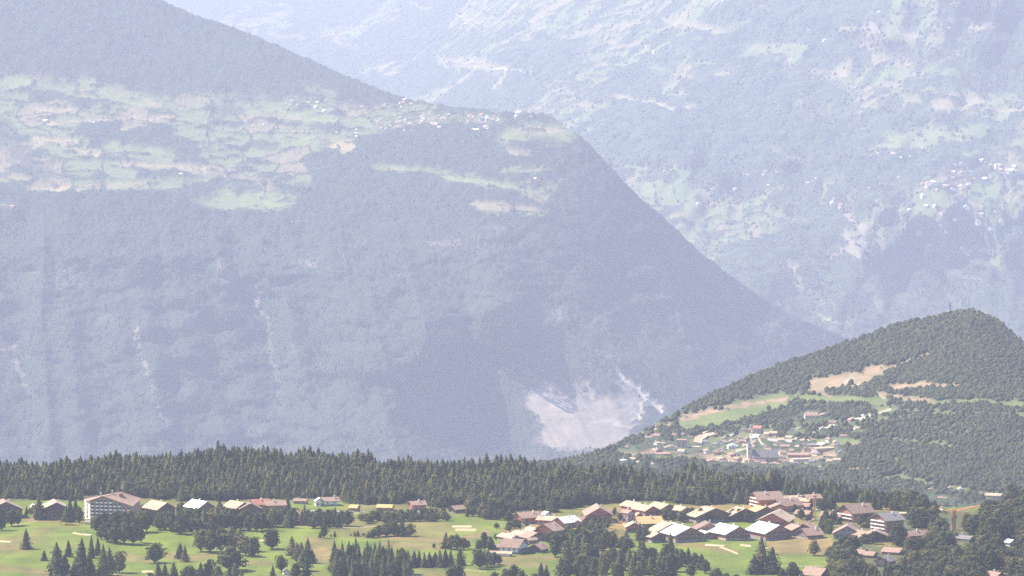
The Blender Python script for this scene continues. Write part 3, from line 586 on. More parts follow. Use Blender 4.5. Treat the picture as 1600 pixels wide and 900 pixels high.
def gn_stuff(name, P, S, rz, vi, groups, label, kind=None):
    """one object: every point carries a tree crown of its kind"""
    me = bpy.data.meshes.new(name); me.vertices.add(len(P)); me.vertices.foreach_set('co', np.asarray(P, np.float32).ravel())
    vattr(me, 'scl', S, 'FLOAT_VECTOR'); vattr(me, 'rz', rz); vattr(me, 'vi', vi, 'INT'); vattr(me, 'kd', np.zeros(len(P)) if kind is None else kind, 'INT')
    o = link(name, me); tag(o, label, 'forest', kind='stuff')
    ng = bpy.data.node_groups.new(name + '_nodes', 'GeometryNodeTree')
    ng.interface.new_socket('Geometry', in_out='INPUT', socket_type='NodeSocketGeometry'); ng.interface.new_socket('Geometry', in_out='OUTPUT', socket_type='NodeSocketGeometry')
    gi = ng.nodes.new('NodeGroupInput'); go = ng.nodes.new('NodeGroupOutput'); L = ng.links
    def na(nm, dt):
        n = ng.nodes.new('GeometryNodeInputNamedAttribute'); n.data_type = dt; n.inputs['Name'].default_value = nm; return [s for s in n.outputs if s.enabled and s.name == 'Attribute'][0]
    cx = ng.nodes.new('ShaderNodeCombineXYZ'); L.new(na('rz', 'FLOAT'), cx.inputs[2]); sc, vi_, kd = na('scl', 'FLOAT_VECTOR'), na('vi', 'INT'), na('kd', 'INT')
    out = ng.nodes.new('GeometryNodeJoinGeometry')
    for k, templates in enumerate(groups):
        if not templates: continue
        jn = ng.nodes.new('GeometryNodeJoinGeometry')
        for t in templates:
            n = ng.nodes.new('GeometryNodeObjectInfo'); n.inputs['Object'].default_value = t; n.inputs['As Instance'].default_value = True; n.transform_space = 'ORIGINAL'
            L.new(n.outputs['Geometry'], jn.inputs[0])
        cmp_ = ng.nodes.new('FunctionNodeCompare'); cmp_.data_type = 'INT'; cmp_.operation = 'EQUAL'
        ins = [s for s in cmp_.inputs if s.enabled]; L.new(kd, ins[0]); ins[1].default_value = k
        ip = ng.nodes.new('GeometryNodeInstanceOnPoints'); ip.inputs['Pick Instance'].default_value = True
        L.new(gi.outputs[0], ip.inputs['Points']); L.new(jn.outputs[0], ip.inputs['Instance']); L.new(vi_, ip.inputs['Instance Index']); L.new(cmp_.outputs[0], ip.inputs['Selection'])
        L.new(cx.outputs[0], ip.inputs['Rotation']); L.new(sc, ip.inputs['Scale']); L.new(ip.outputs[0], out.inputs[0])
    L.new(out.outputs[0], go.inputs[0])
    md = o.modifiers.new('forest', 'NODES'); md.node_group = ng
    return o
def merged_wood(name, P, H, W, label, mat, seed, broad=.4, seg=5):
    """many small trees in one mesh: jagged two-tier cones and lumpy crowns"""
    rs = np.random.RandomState(seed); n = len(P)
    ang = np.arange(seg) * 2 * math.pi / seg
    con = np.concatenate([np.stack([.5 * np.cos(ang), .5 * np.sin(ang), np.full(seg, .12)], 1), np.stack([.30 * np.cos(ang + .6), .30 * np.sin(ang + .6), np.full(seg, .52)], 1), np.zeros((seg, 3)) + [0, 0, 1.0]])
    brd = np.concatenate([np.stack([.42 * np.cos(ang), .42 * np.sin(ang), np.full(seg, .15)], 1), np.stack([.52 * np.cos(ang + .6), .52 * np.sin(ang + .6), np.full(seg, .58)], 1), np.stack([.14 * np.cos(ang), .14 * np.sin(ang), np.full(seg, .93)], 1)])
    m = 3 * seg; isb = rs.uniform(size=n) < broad
    T = np.where(isb[:, None, None], brd[None], con[None]).copy()
    T[:, :, :2] *= rs.uniform(.7, 1.3, (n, m, 1)); T[:, :, 2] += rs.uniform(-.08, .08, (n, m)) * (T[:, :, 2] < .99)
    T += 0
    T[:, :, 0] += rs.uniform(-.1, .1, (n, 1)) * T[:, :, 2]
    a = rs.uniform(0, 6.28, n); c, s = np.cos(a)[:, None], np.sin(a)[:, None]
    X = (T[:, :, 0] * c - T[:, :, 1] * s) * W[:, None] + P[:, 0, None]; Y = (T[:, :, 0] * s + T[:, :, 1] * c) * W[:, None] + P[:, 1, None]; Z = T[:, :, 2] * H[:, None] + P[:, 2, None] - .05 * H[:, None]
    V = np.stack([X, Y, Z], -1).reshape(-1, 3)
    f = []
    for k in range(2):
        for i in range(seg):
            j = (i + 1) % seg; f.append((k * seg + i, k * seg + j, (k + 1) * seg + j, (k + 1) * seg + i))
    f.append(tuple(2 * seg + i for i in (0, 1, 2, 3)))
    F = (np.array(f)[None] + (np.arange(n) * m)[:, None, None]).reshape(-1, 4)
    me = mesh_np(name, V, F); vattr(me, 'tint', np.repeat(rs.uniform(0, 1, n), m))
    o = link(name, me, None, [mat]); tag(o, label, 'forest', kind='stuff'); return o
def px_grid(x0, x1, y0, y1, sx, sy, seed):
    g = np.random.RandomState(seed); X, Y = np.meshgrid(np.arange(x0, x1, sx), np.arange(y0, y1, sy))
    return (X + g.uniform(-.5, .5, X.shape) * sx).ravel(), (Y + g.uniform(-.5, .5, X.shape) * sy).ravel(), g
# ------------------------------------------------------------------ buildings
ROOF = {'white': flat_mat('white_metal_roof', (.74, .75, .73), (.62, .63, .61), .25, .45, .4), 'cream': flat_mat('pale_slate_roof', (.42, .32, .215), (.27, .20, .14), .22),
        'pink': flat_mat('weathered_tile_roof', (.31, .20, .15), (.21, .14, .11), .6), 'brown': flat_mat('brown_slate_roof', (.23, .15, .115), (.15, .105, .08), .6),
        'grey': flat_mat('grey_slate_roof', (.20, .175, .175), (.13, .115, .115), .6), 'orange': flat_mat('ochre_tile_roof', (.52, .33, .14), (.42, .27, .12), .5), 'red': flat_mat('red_tile_roof', (.36, .15, .11), (.26, .11, .08), .6),
        'teal': flat_mat('green_sheet_roof', (.10, .42, .32), (.08, .34, .26), .5)}
WALL = {'red': flat_mat('reddish_timber_wall', (.55, .165, .09), (.38, .12, .07), .8, stretch=(1, 1, 5)), 'dark': flat_mat('dark_timber_wall', (.19, .115, .08), (.12, .07, .05), .8, stretch=(1, 1, 5)),
        'brown': flat_mat('brown_timber_wall', (.40, .185, .12), (.26, .12, .08), .8, stretch=(1, 1, 5)), 'white': flat_mat('white_render_wall', (.72, .68, .60), (.62, .58, .50), .3),
        'orange': flat_mat('orange_timber_wall', (.62, .22, .08), (.5, .17, .06), .8), 'pink': flat_mat('rose_render_wall', (.50, .32, .28), (.42, .27, .23), .4), 'cream': flat_mat('cream_render_wall', (.68, .56, .40), (.56, .46, .33), .4), 'grey': flat_mat('grey_stone_wall', (.30, .27, .25), (.22, .2, .19), .5)}
M_GLASS, _nt, _b = new_mat('window_glass', .12, .5); _b.inputs['Base Color'].default_value = (.03, .035, .045, 1)
M_FRAME = flat_mat('pale_frame', (.6, .56, .5), (.5, .46, .4), 1.0); M_BALC = flat_mat('balcony_timber', (.14, .075, .05), (.09, .05, .035), 1.0); M_BALW = flat_mat('white_balcony_slab', (.78, .74, .68), (.66, .62, .56), .6)
M_CHIM = flat_mat('chimney_render', (.66, .60, .54), (.5, .45, .4), .8); M_DOOR = flat_mat('door_wood', (.10, .06, .04)); M_STEEL = flat_mat('orange_painted_steel', (.55, .22, .09), (.42, .17, .08), .8, .6); M_GREYST = flat_mat('grey_steel', (.22, .22, .24), (.16, .16, .17), .8, .5)
M_RUBBER = flat_mat('rubber', (.03, .03, .03))
class MB:
    def __init__(s): s.V = []; s.F = []
    def box(s, x0, y0, z0, x1, y1, z1):
        b = len(s.V); s.V += [(x0, y0, z0), (x1, y0, z0), (x1, y1, z0), (x0, y1, z0), (x0, y0, z1), (x1, y0, z1), (x1, y1, z1), (x0, y1, z1)]
        s.F += [tuple(b + i for i in f) for f in ((3, 2, 1, 0), (4, 5, 6, 7), (0, 1, 5, 4), (1, 2, 6, 5), (2, 3, 7, 6), (3, 0, 4, 7))]; return s
    def prism(s, poly, ext):
        """poly: points of one face; ext: offset vector"""
        b = len(s.V); n = len(poly); e = Vector(ext); s.V += [tuple(p) for p in poly] + [tuple(Vector(p) + e) for p in poly]
        s.F += [tuple(b + i for i in range(n))[::-1], tuple(b + n + i for i in range(n))] + [(b + i, b + (i + 1) % n, b + n + (i + 1) % n, b + n + i) for i in range(n)]; return s
    def bar(s, p, q, r):
        p, q = Vector(p), Vector(q); d = (q - p).normalized(); u = d.orthogonal().normalized(); v = d.cross(u)
        poly = [p + (u * a + v * c) * r for a, c in ((1, 1), (-1, 1), (-1, -1), (1, -1))]; return s.prism(poly, q - p)
    def mesh(s, name, mat):
        me = bpy.data.meshes.new(name); me.from_pydata(s.V, [], s.F); me.materials.append(mat)
        bm = bmesh.new(); bm.from_mesh(me); bmesh.ops.recalc_face_normals(bm, faces=bm.faces); bm.to_mesh(me); bm.free(); return me
    def build(s, name, mat, parent=None): return link(name, s.mesh(name, mat), parent)
CACHE = {}
def shared(key, fn):
    if key not in CACHE: CACHE[key] = fn()
    return CACHE[key]
def put_obj(name, me, parent, loc, rz=0.0):
    o = bpy.data.objects.new(name, me); COL.objects.link(o); o.parent = parent; o.location = loc; o.rotation_euler = (0, 0, rz); return o
def window_mesh(w_, h):
    def f():
        m = MB().box(-w_ / 2, -.04, 0, w_ / 2, .1, h); return m.mesh('window', M_GLASS)
    return shared(('win', w_, h), f)
def sill_mesh(w_, h):
    def f():
        m = MB(); t = .14
        m.box(-w_ / 2 - t, -.09, -t, w_ / 2 + t, .05, 0).box(-w_ / 2 - t, -.09, h, w_ / 2 + t, .05, h + t).box(-w_ / 2 - t, -.09, 0, -w_ / 2, .05, h).box(w_ / 2, -.09, 0, w_ / 2 + t, .05, h); return m.mesh('window_frame', M_FRAME)
    return shared(('sill', w_, h), f)
def add_window(root, x, y, z, rz, w_=1.5, h=1.5, frame=True):
    o = put_obj('window', window_mesh(w_, h), root, (x, y, z), rz)
    if frame: put_obj('window_frame', sill_mesh(w_, h), o, (0, 0, 0))
def roof_at(x, y, H):
    """ground position whose point at height H above it is seen at (x, y)"""
    yy = y
    for _ in range(6):
        P, D = solve(x, yy, D1); yy = y + H * FPX / D * .997
    return P, D
NH = [0]
def chalet(x, y, W, L, yaw, wh, rise, rf, wl, label, group=None, keep=.12, base='grey', windows=True, balc=True, chim=1, skyl=0, shift=0.0, name='chalet', bm_='dark'):
    """x, y: picture place of the middle of the ridge; W gable width, L ridge length, yaw of the front gable towards +x"""
    P, D = roof_at(x, y, wh + rise); s = FPX / D
    root = bpy.data.objects.new(name, None); COL.objects.link(root); root.location = P; root.rotation_euler = (0, 0, R(yaw)); NH[0] += 1
    tag(root, label, 'house', group)
    w2, l2 = W / 2, L / 2; ho = min(1.5, W * .08); go = min(1.6, L * .09); sl = rise / w2; sh = shift * w2
    m = MB(); m.prism([(-w2, -l2, -2.5), (w2, -l2, -2.5), (w2, -l2, wh + (0)), (sh, -l2, wh + rise), (-w2, -l2, wh)], (0, L, 0)); m.build('wall', WALL[wl], root)
    if base: MB().box(-w2 - .06, -l2 - .06, -2.5, w2 + .06, l2 + .06, wh * .33).build('base_wall', WALL[base], root)
    t = .32; r = MB()
    sl1 = rise / (w2 + sh); sl2 = rise / (w2 - sh)
    r.prism([(sh, -l2 - go, wh + rise + .05), (-w2 - ho, -l2 - go, wh - ho * sl1 + .05), (-w2 - ho, -l2 - go, wh - ho * sl1 + t + .05), (sh, -l2 - go, wh + rise + t + .05)], (0, L + 2 * go, 0))
    r.prism([(sh + .003, -l2 - go, wh + rise + .05), (w2 + ho, -l2 - go, wh - ho * sl2 + .05), (w2 + ho, -l2 - go, wh - ho * sl2 + t + .05), (sh + .003, -l2 - go, wh + rise + t + .05)], (0, L + 2 * go, 0))
    ro = r.build('roof', ROOF[rf], root)
    g = np.random.RandomState(int(x * 7 + y))
    for k in range(chim):
        cx = sh + (-1) ** k * W * .14; cy_ = l2 * g.uniform(-.2, .6); cz = wh + rise * .75
        put_obj('chimney', shared('chim', lambda: MB().box(-.5, -.5, -1, .5, .5, 2.2).box(-.65, -.65, 2.2, .65, .65, 2.4).mesh('chimney', M_CHIM)), ro, (cx, cy_, cz))
    for k in range(skyl):
        u = g.uniform(.25, .8); v = g.uniform(-.7, .7) * l2; zz = wh + rise - u * rise + t + .06; a = math.atan(sl1)
        q = put_obj('roof_window', shared('skyl', lambda: MB().box(-.7, -.9, -.1, .7, .9, .12).mesh('roof_window', M_GLASS)), ro, (sh - u * (w2 + sh), v, zz)); q.rotation_euler = (0, -a, 0)
    bf = MB()
    for sg in (-1, 1):
        e = sh + sg * .001; bf.prism([(e, -l2 - go - .1, wh + rise - .25), (sg * (w2 + ho), -l2 - go - .1, wh - ho * sl1 - .25), (sg * (w2 + ho), -l2 - go - .1, wh - ho * sl1 + .3), (e, -l2 - go - .1, wh + rise + .3)], (0, .08, 0))
    bf.build('barge_board', M_BALC, root)
    if windows:
        nf = max(2, int(W / 4.2)); rows = max(1, int((wh + .3) / 3))
        for j in range(rows):
            for i in range(nf):
                wx = (i - (nf - 1) / 2) * W / nf * .92; add_window(root, wx, -l2 - .08, .9 + j * 2.9, 0, 1.7, 1.5, W > 13)
        add_window(root, sh - 1.6, -l2 - .08, wh + rise * .28, 0, 1.3, 1.2, False); add_window(root, sh + 1.6, -l2 - .08, wh + rise * .28, 0, 1.3, 1.2, False)
        ns = max(2, int(L / 5))
        for i in range(ns):
            wy = (i - (ns - 1) / 2) * L / ns * .9
            add_window(root, -w2 - .08, wy, wh * .5, -math.pi / 2, 1.3, 1.3, False)
            if yaw < 0: add_window(root, w2 + .08, wy, wh * .5, math.pi / 2, 1.3, 1.3, False)
        put_obj('door', shared('door', lambda: MB().box(-.55, -.05, 0, .55, .1, 2.1).mesh('door', M_DOOR)), root, (W * .33, -l2 - .12, .05))
    if balc:
        for j in range(1, max(2, int(wh / 2.8) + 1)):
            z = j * 2.9 - .2
            if z < wh + .6: 
                b = MB(); b.box(-W * .44, -l2 - 1.2, z, W * .44, -l2 - .061, z + .16).box(-W * .44, -l2 - 1.2, z + .16, W * .44, -l2 - 1.1, z + 1.05); b.build('balcony', M_BALW if bm_ == 'white' else M_BALC, root)
    if keep:
        c, sn = math.cos(R(yaw)), math.sin(R(yaw)); ex = (w2 * abs(c) + l2 * abs(sn)) * s * .85; dy = (l2 * abs(c) + w2 * abs(sn)) * s * .12
        KEEP.append((x - ex, y - dy - 1, x + ex, y + (wh * keep + rise) * s + dy * .3))
    return root
def block(x0, x1, yb, hp, depth, roof, wall, label, Dfun=D2, group=None, flat=False, name='house', win=False, yaw=None, over=.6, cat='house', wallmat=None):
    """house seen small: x0..x1 columns of its front, yb foot row, hp height px"""
    P, D = solve((x0 + x1) / 2, yb, Dfun); s = D / FPX; w2 = (x1 - x0) * s / 2; H = hp * s
    g = np.random.RandomState(int(x0 * 13 + yb * 7)); ya = g.uniform(-28, 35) if yaw is None else yaw
    root = bpy.data.objects.new(name, None); COL.objects.link(root); root.location = P; root.rotation_euler = (0, 0, R(ya)); tag(root, label, cat, group)
    d2 = depth / 2; rise = 0 if flat else min(H * .38, w2 * .55); wh = H - rise
    if flat: MB().box(-w2, -d2, -4, w2, d2, wh).build('wall', WALL[wall], root); MB().box(-w2 - over, -d2 - over, wh + .003, w2 + over, d2 + over, wh + .5).build('roof', ROOF[roof], root)
    else:
        along = g.uniform() < .5
        a, b = (w2, d2) if not along else (d2, w2)
        m = MB(); m.prism([(-a, -b, -4), (a, -b, -4), (a, -b, wh), (0, -b, wh + rise), (-a, -b, wh)], (0, 2 * b, 0)); wo = m.build('wall', WALL[wall], root)
        sl = rise / a; r = MB()
        for sg in (-1, 1): r.prism([(sg * .002, -b - over, wh + rise + .05), (sg * (a + over), -b - over, wh - over * sl + .05), (sg * (a + over), -b - over, wh - over * sl + .4), (sg * .002, -b - over, wh + rise + .4)], (0, 2 * b + 2 * over, 0))
        ro = r.build('roof', ROOF[roof], root)
        if along: wo.rotation_euler.z = ro.rotation_euler.z = math.pi / 2
        put_obj('chimney', shared('chim', lambda: MB().box(-.5, -.5, -1, .5, .5, 2.2).mesh('chimney', M_CHIM)), ro, (a * .3, b * .4, wh + rise * .6))
    if win:
        n = max(2, int(w2 * 2 / 4)); rows = max(1, int(wh / 3))
        for j in range(rows):
            for i in range(n): add_window(root, (i - (n - 1) / 2) * w2 * 2 / n, -d2 - .08, .8 + j * 2.9, 0, 1.5, 1.5, False)
    KEEP.append((x0, yb - hp, x1, yb + 1))
    return root
def front_row():
    ch = chalet
    # the row of large chalets with metal roofs above the right fairway
    ch(1202, 817.5, 24, 30, 27, 6.2, 5.6, 'white', 'brown', 'big chalet with the rightmost bright white roof, above the brown field', skyl=2)
    ch(1139.5, 820, 23, 27, 29, 5.6, 5.2, 'white', 'brown', 'chalet with the middle bright white roof and a pale chimney, above the light green', skyl=2, base='pink')
    ch(1064, 820.5, 25, 32, 24, 6, 5.5, 'white', 'brown', 'chalet with the leftmost bright white roof, just above the fairway', skyl=2)
    ch(1098, 829, 15, 20, 24, 3.2, 2.6, 'white', 'brown', 'low annex with a small white roof between two big white-roofed chalets', balc=False, chim=0)
    ch(1105, 815.5, 21, 16, 8, 6.2, 5, 'brown', 'brown', 'chalet with tan and brown roof halves behind the low white annex')
    ch(1212, 798.5, 25, 30, -14, 7.4, 6.2, 'cream', 'red', 'tall red-fronted chalet with a cream striped right roof, behind the rightmost white roof', skyl=1)
    ch(1109, 792.5, 34, 16, 27, 5, 6, 'cream', 'dark', 'long chalet with a pale ochre roof before the straw field', skyl=2)
    ch(1158, 793, 26, 14, 24, 5, 5.2, 'cream', 'dark', 'chalet with a pinkish cream roof with dark dormer windows, middle of the upper row', skyl=3)
    ch(1190, 791, 24, 14, 22, 5, 4.8, 'orange', 'dark', 'chalet with the golden ochre roof, right end of the upper row')
    ch(1197, 768.5, 17, 22, -66, 8.4, 5, 'pink', 'orange', 'tall orange chalet with white balconies and large pinkish roof by the forest', base='orange', bm_='white')
    ch(1229, 779, 19, 18, -66, 5.5, 4.5, 'brown', 'red', 'chalet with a wide dull brown roof right of the tall orange chalet')
    ch(1216, 787, 14, 10, 10, 5.4, 2.5, 'pink', 'orange', 'small orange-red house under the wide dull brown roof')
    ch(1238, 774.5, 10, 20, -76, 4, 2.4, 'cream', 'brown', 'long low house with a cream roof at the forest edge', balc=False)
    ch(1268, 772.5, 12, 13, -66, 6, 2.6, 'pink', 'orange', 'pinkish-roofed house behind the tall orange mast', balc=False)
    ch(1256, 778.5, 9, 10, 70, 4, 2.2, 'cream', 'brown', 'small cream-roofed house left of the tall orange mast', balc=False)
    ch(1255, 786, 10, 12, 66, 3.6, 2.2, 'pink', 'brown', 'low pinkish roof among trees below the small cream roof', balc=False)
    ch(1256, 797.5, 10, 12, 60, 3, 2.4, 'pink', 'brown', 'small dusty pink roof hidden in the garden trees', balc=False)
    ch(1244, 820, 16, 16, 20, 4.4, 3.4, 'pink', 'dark', 'low chalet with a thin pinkish roof edge right of the rightmost white roof')
    ch(1259, 817.5, 14, 12, -20, 4.8, 3, 'pink', 'dark', 'chalet with a pinkish folded roof above the grey one')
    ch(1266, 825, 19, 14, -66, 3.6, 4.2, 'brown', 'dark', 'chalet with a broad grey-brown roof above the brown field', balc=False)
    ch(1324, 820, 21, 16, -6, 5, 5.6, 'pink', 'grey', 'wide gabled chalet facing out with a pale pinkish roof edge, right of the field')
    ch(1368, 828, 25, 16, -4, 3.6, 5, 'pink', 'dark', 'wide dark gabled chalet with thick pale roof edge above the straw patch')
    ch(1347, 829, 12, 16, 40, 4, 3, 'pink', 'dark', 'pinkish roof joining the two wide gabled chalets', balc=False)
    ch(1337, 787, 22, 21, -58, 8, 6, 'brown', 'brown', 'large house with brown roof and stacked white balconies on its left gable', base=None, bm_='white')
    ch(1386, 800.5, 20, 18, -55, 10, 5, 'grey', 'brown', 'grey-roofed block with a stepped row of white balconies', base=None, bm_='white')
    ch(1301, 800, 12, 17, 62, 3.4, 3, 'pink', 'brown', 'small pinkish roofs with white chimneys among the trees', balc=False, chim=2)
    ch(1432, 829, 13, 17, -66, 3, 3, 'brown', 'red', 'brown-roofed red house at the left edge of the leafy wood', balc=False)
    ch(1344, 859, 11, 9, 50, 2.5, 2.6, 'pink', 'brown', 'left one of two pinkish roofs sunk in the trees', balc=False, keep=.3)
    ch(1358, 862, 9, 10, 62, 2.5, 2.2, 'pink', 'brown', 'right one of two pinkish roofs sunk in the trees', balc=False, keep=.3)
    ch(1383, 869, 12, 12, -30, 5, 3, 'grey', 'pink', 'narrow grey-roofed house with a rosy wall at the edge of the wood', balc=False)
    ch(1396, 856, 12, 14, 60, 2.5, 2.5, 'pink', 'brown', 'flat pale pinkish roof above the narrow grey-roofed house', balc=False, keep=.3)
    ch(1508, 837, 8, 13, 50, 2.6, 2, 'grey', 'white', 'long grey roof with a white gable in the wood below the crane', balc=False, keep=.4, base=None)
    ch(1579, 843, 8, 6, 40, 3, 2, 'white', 'white', 'tiny white house alone in the wood at far right', balc=False, keep=.6, base=None, chim=0)
    ch(1555, 893.5, 12, 10, 45, 4, 3.2, 'pink', 'brown', 'pinkish roof poking out of the wood at the bottom right', balc=False, keep=.5)
    ch(1275, 887, 14, 16, 52, 4, 4.5, 'pink', 'dark', 'pinkish-roofed chalet at the bottom, below the brown field')
    block(1404, 1419, 811, 9, 9, 'cream', 'cream', 'small pale cream flat-roofed block right of the stepped balconies', D1, flat=True, yaw=14)
    # middle group
    ch(1043, 816, 26, 16, 23, 6, 6, 'cream', 'brown', 'chalet with a steep cream roof and open front left of the white roofs')
    ch(1024, 832, 13, 11, 28, 4.5, 2.8, 'cream', 'dark', 'small chalet with a pale square roof below the open-fronted chalet')
    ch(1013, 807, 16, 19, -74, 4.5, 4.4, 'orange', 'dark', 'brown house with a wide ochre roof in the middle of the village')
    ch(990, 815.5, 13, 12, 6, 4.5, 3.4, 'cream', 'red', 'small chalet with a chevron-shaped pale roof over a brown front')
    ch(990.5, 784, 13, 20, 32, 4.5, 3.2, 'cream', 'red', 'leftmost of four pale-roofed chalets along the forest edge')
    ch(1009, 789, 13.5, 20, 30, 4.5, 3.4, 'cream', 'red', 'second from the left of four pale-roofed chalets along the forest edge')
    ch(1034, 786, 14, 20, 30, 5, 3.4, 'cream', 'brown', 'third from the left of four pale-roofed chalets along the forest edge')
    ch(1064, 791, 10, 14, 34, 4, 2.8, 'cream', 'brown', 'rightmost and smallest of four pale-roofed chalets along the forest edge')
    ch(981, 797, 8, 9, 40, 7, 2, 'pink', 'pink', 'narrow orange-pink house below the leftmost forest-edge chalet', balc=False)
    ch(994, 801, 7, 8, 40, 3.2, 2, 'cream', 'brown', 'tiny cream-roofed hut in the gardens of the village centre', balc=False, chim=0)
    ch(934.5, 790, 21, 30, 4, 6.4, 6, 'pink', 'red', 'large red gabled barn-like chalet facing out, left of the village centre', base=None)
    ch(903, 808, 12, 13, 55, 3, 2.8, 'brown', 'brown', 'small dull purple-brown roof left of the pale street', balc=False)
    ch(902, 812.5, 8, 7, 5, 3, 2.6, 'pink', 'pink', 'tiny rose-fronted gable between the red chalets', balc=False, chim=0)
    # left group
    ch(884.5, 807, 14, 17, -46, 4.6, 3.8, 'white', 'red', 'red chalet with the brightest near-white roof of the left cluster')
    ch(861, 807, 10, 20, 62, 4.2, 2.6, 'cream', 'red', 'long cream roof running left of the brightest near-white roof')
    ch(858, 817.5, 18, 14, -36, 5, 4.6, 'pink', 'red', 'red chalet with a ribbed dusty pink roof in the middle of the left cluster')
    ch(824, 800, 14, 18, -58, 5, 3.6, 'pink', 'red', 'lone pink-roofed chalet with red walls at the forest foot, above the left cluster')
    ch(854, 799.5, 6, 6, 30, 4, 2, 'white', 'white', 'tiny bright white house at the forest foot behind the left cluster', balc=False, base=None, chim=0)
    ch(833, 831, 16, 13, 30, 3.2, 3.6, 'pink', 'brown', 'chalet with a flat pale pink roof before the ribbed-roof chalet', balc=False)
    ch(832, 824, 9, 12, 34, 3.2, 2.6, 'cream', 'brown', 'small cream roof behind the flat pale pink roof', balc=False)
    ch(814.5, 830, 11, 15, 36, 3.2, 2.4, 'cream', 'brown', 'cream roof left of the flat pale pink roof', balc=False)
    ch(793, 834, 10, 14, 36, 2.8, 2.2, 'cream', 'brown', 'leftmost small cream roof of the left cluster', balc=False)
    ch(801, 836.5, 7, 8, 30, 2.8, 2, 'cream', 'white', 'tiny cream gable beside the leftmost cream roof', balc=False, chim=0)
    ch(803, 842, 19, 15, 66, 5.5, 5, 'brown', 'white', 'house with a purple-brown roof and bright white gable, front of the left cluster')
    ch(830, 840.5, 5, 9, -50, 2.6, 1.6, 'cream', 'brown', 'thin pale shed roof among trees below the flat pink roof', balc=False, chim=0, windows=False)
    ch(841, 849.5, 12, 11, -30, 3, 3.4, 'pink', 'dark', 'pinkish tent-shaped roof standing alone in the dark grove', balc=False)
    ch(783, 861.5, 5, 16, 72, 2, 1.4, 'cream', 'white', 'long pale shed roof at the lower left foot of the left cluster', balc=False, chim=0, windows=False)
    ch(776, 851, 7, 10, 60, 2.4, 1.8, 'grey', 'brown', 'small grey roof half hidden at the left end of the left cluster', balc=False, chim=0)
    # far left row
    ch(5, 782, 29, 22, 12, 7.5, 6, 'pink', 'dark', 'dark broad-gabled chalet cut by the left edge of the picture', skyl=0, shift=.08)
    ch(86, 782.5, 19, 24, 10, 9.5, 4.4, 'cream', 'dark', 'dark tall chalet with a bright pale roof left of the hotel')
    ch(249, 783.5, 17, 22, 35, 9, 4.8, 'cream', 'dark', 'chalet with a tilted pinkish-cream roof just right of the hotel')
    ch(312, 782, 16, 20, 36, 6, 4.8, 'white', 'brown', 'chalet with a whitish tilted roof, second house right of the hotel')
    ch(371, 783.5, 15, 19, 35, 5, 4.2, 'cream', 'dark', 'cream-roofed chalet joined to a dark gable, right of the whitish roof')
    ch(391, 785.5, 17, 12, 6, 5, 4.2, 'brown', 'dark', 'dark gabled house between the cream roof and the reddish roofs', balc=False)
    ch(406, 780, 13, 14, -66, 6, 3.6, 'red', 'orange', 'reddish-roofed house with an orange wall in the left row', balc=False)
    ch(429, 782.5, 12, 16, -76, 5, 3, 'pink', 'brown', 'long rosy brown roof right of the reddish-roofed house', balc=False)
    ch(499, 778, 7, 7, 10, 4, 2.4, 'white', 'white', 'small white gabled house before the forest, left of centre', balc=False, base=None, chim=0)
    ch(515, 777, 10, 13, -74, 4, 2.6, 'pink', 'white', 'pinkish-roofed long house joined to the small white gable', balc=False)
    ch(470, 779.5, 5, 11, 76, 2.5, 1.6, 'pink', 'brown', 'thin low pinkish roof at the forest edge between the left rows', balc=False, chim=0)
    ch(554, 789, 8, 7, 72, 3, 2, 'orange', 'orange', 'small orange-roofed house at the forest foot, left one of two', balc=False, chim=0)
    ch(602, 788.5, 8, 12, 76, 2.6, 2, 'orange', 'orange', 'orange-roofed house behind the hedge row, right one of two', balc=False, chim=0)
    ch(652, 783, 10, 12, -70, 4.2, 2.6, 'pink', 'red', 'pink-roofed red house at the forest foot in the picture centre-left', balc=False)
    ch(714, 790, 9, 11, -50, 3, 2.6, 'pink', 'dark', 'pinkish slanting roof by the forest above the bright green', balc=False, chim=0)
    ch(53, 788, 5, 5, 20, 2, 1.4, 'white', 'white', 'tiny white roofed hut between the two dark chalets at far left', balc=False, chim=0, base=None)
    ch(120, 791.5, 6, 5, 30, 2.5, 1.8, 'orange', 'orange', 'tiny orange hut left of the hotel', balc=False, chim=0)
    ch(447, 889, 4.5, 4, 10, 2.6, 1.6, 'grey', 'white', 'little white hut with a dark roof on the lower fairway', name='hut', balc=False, chim=0, base=None, windows=False)
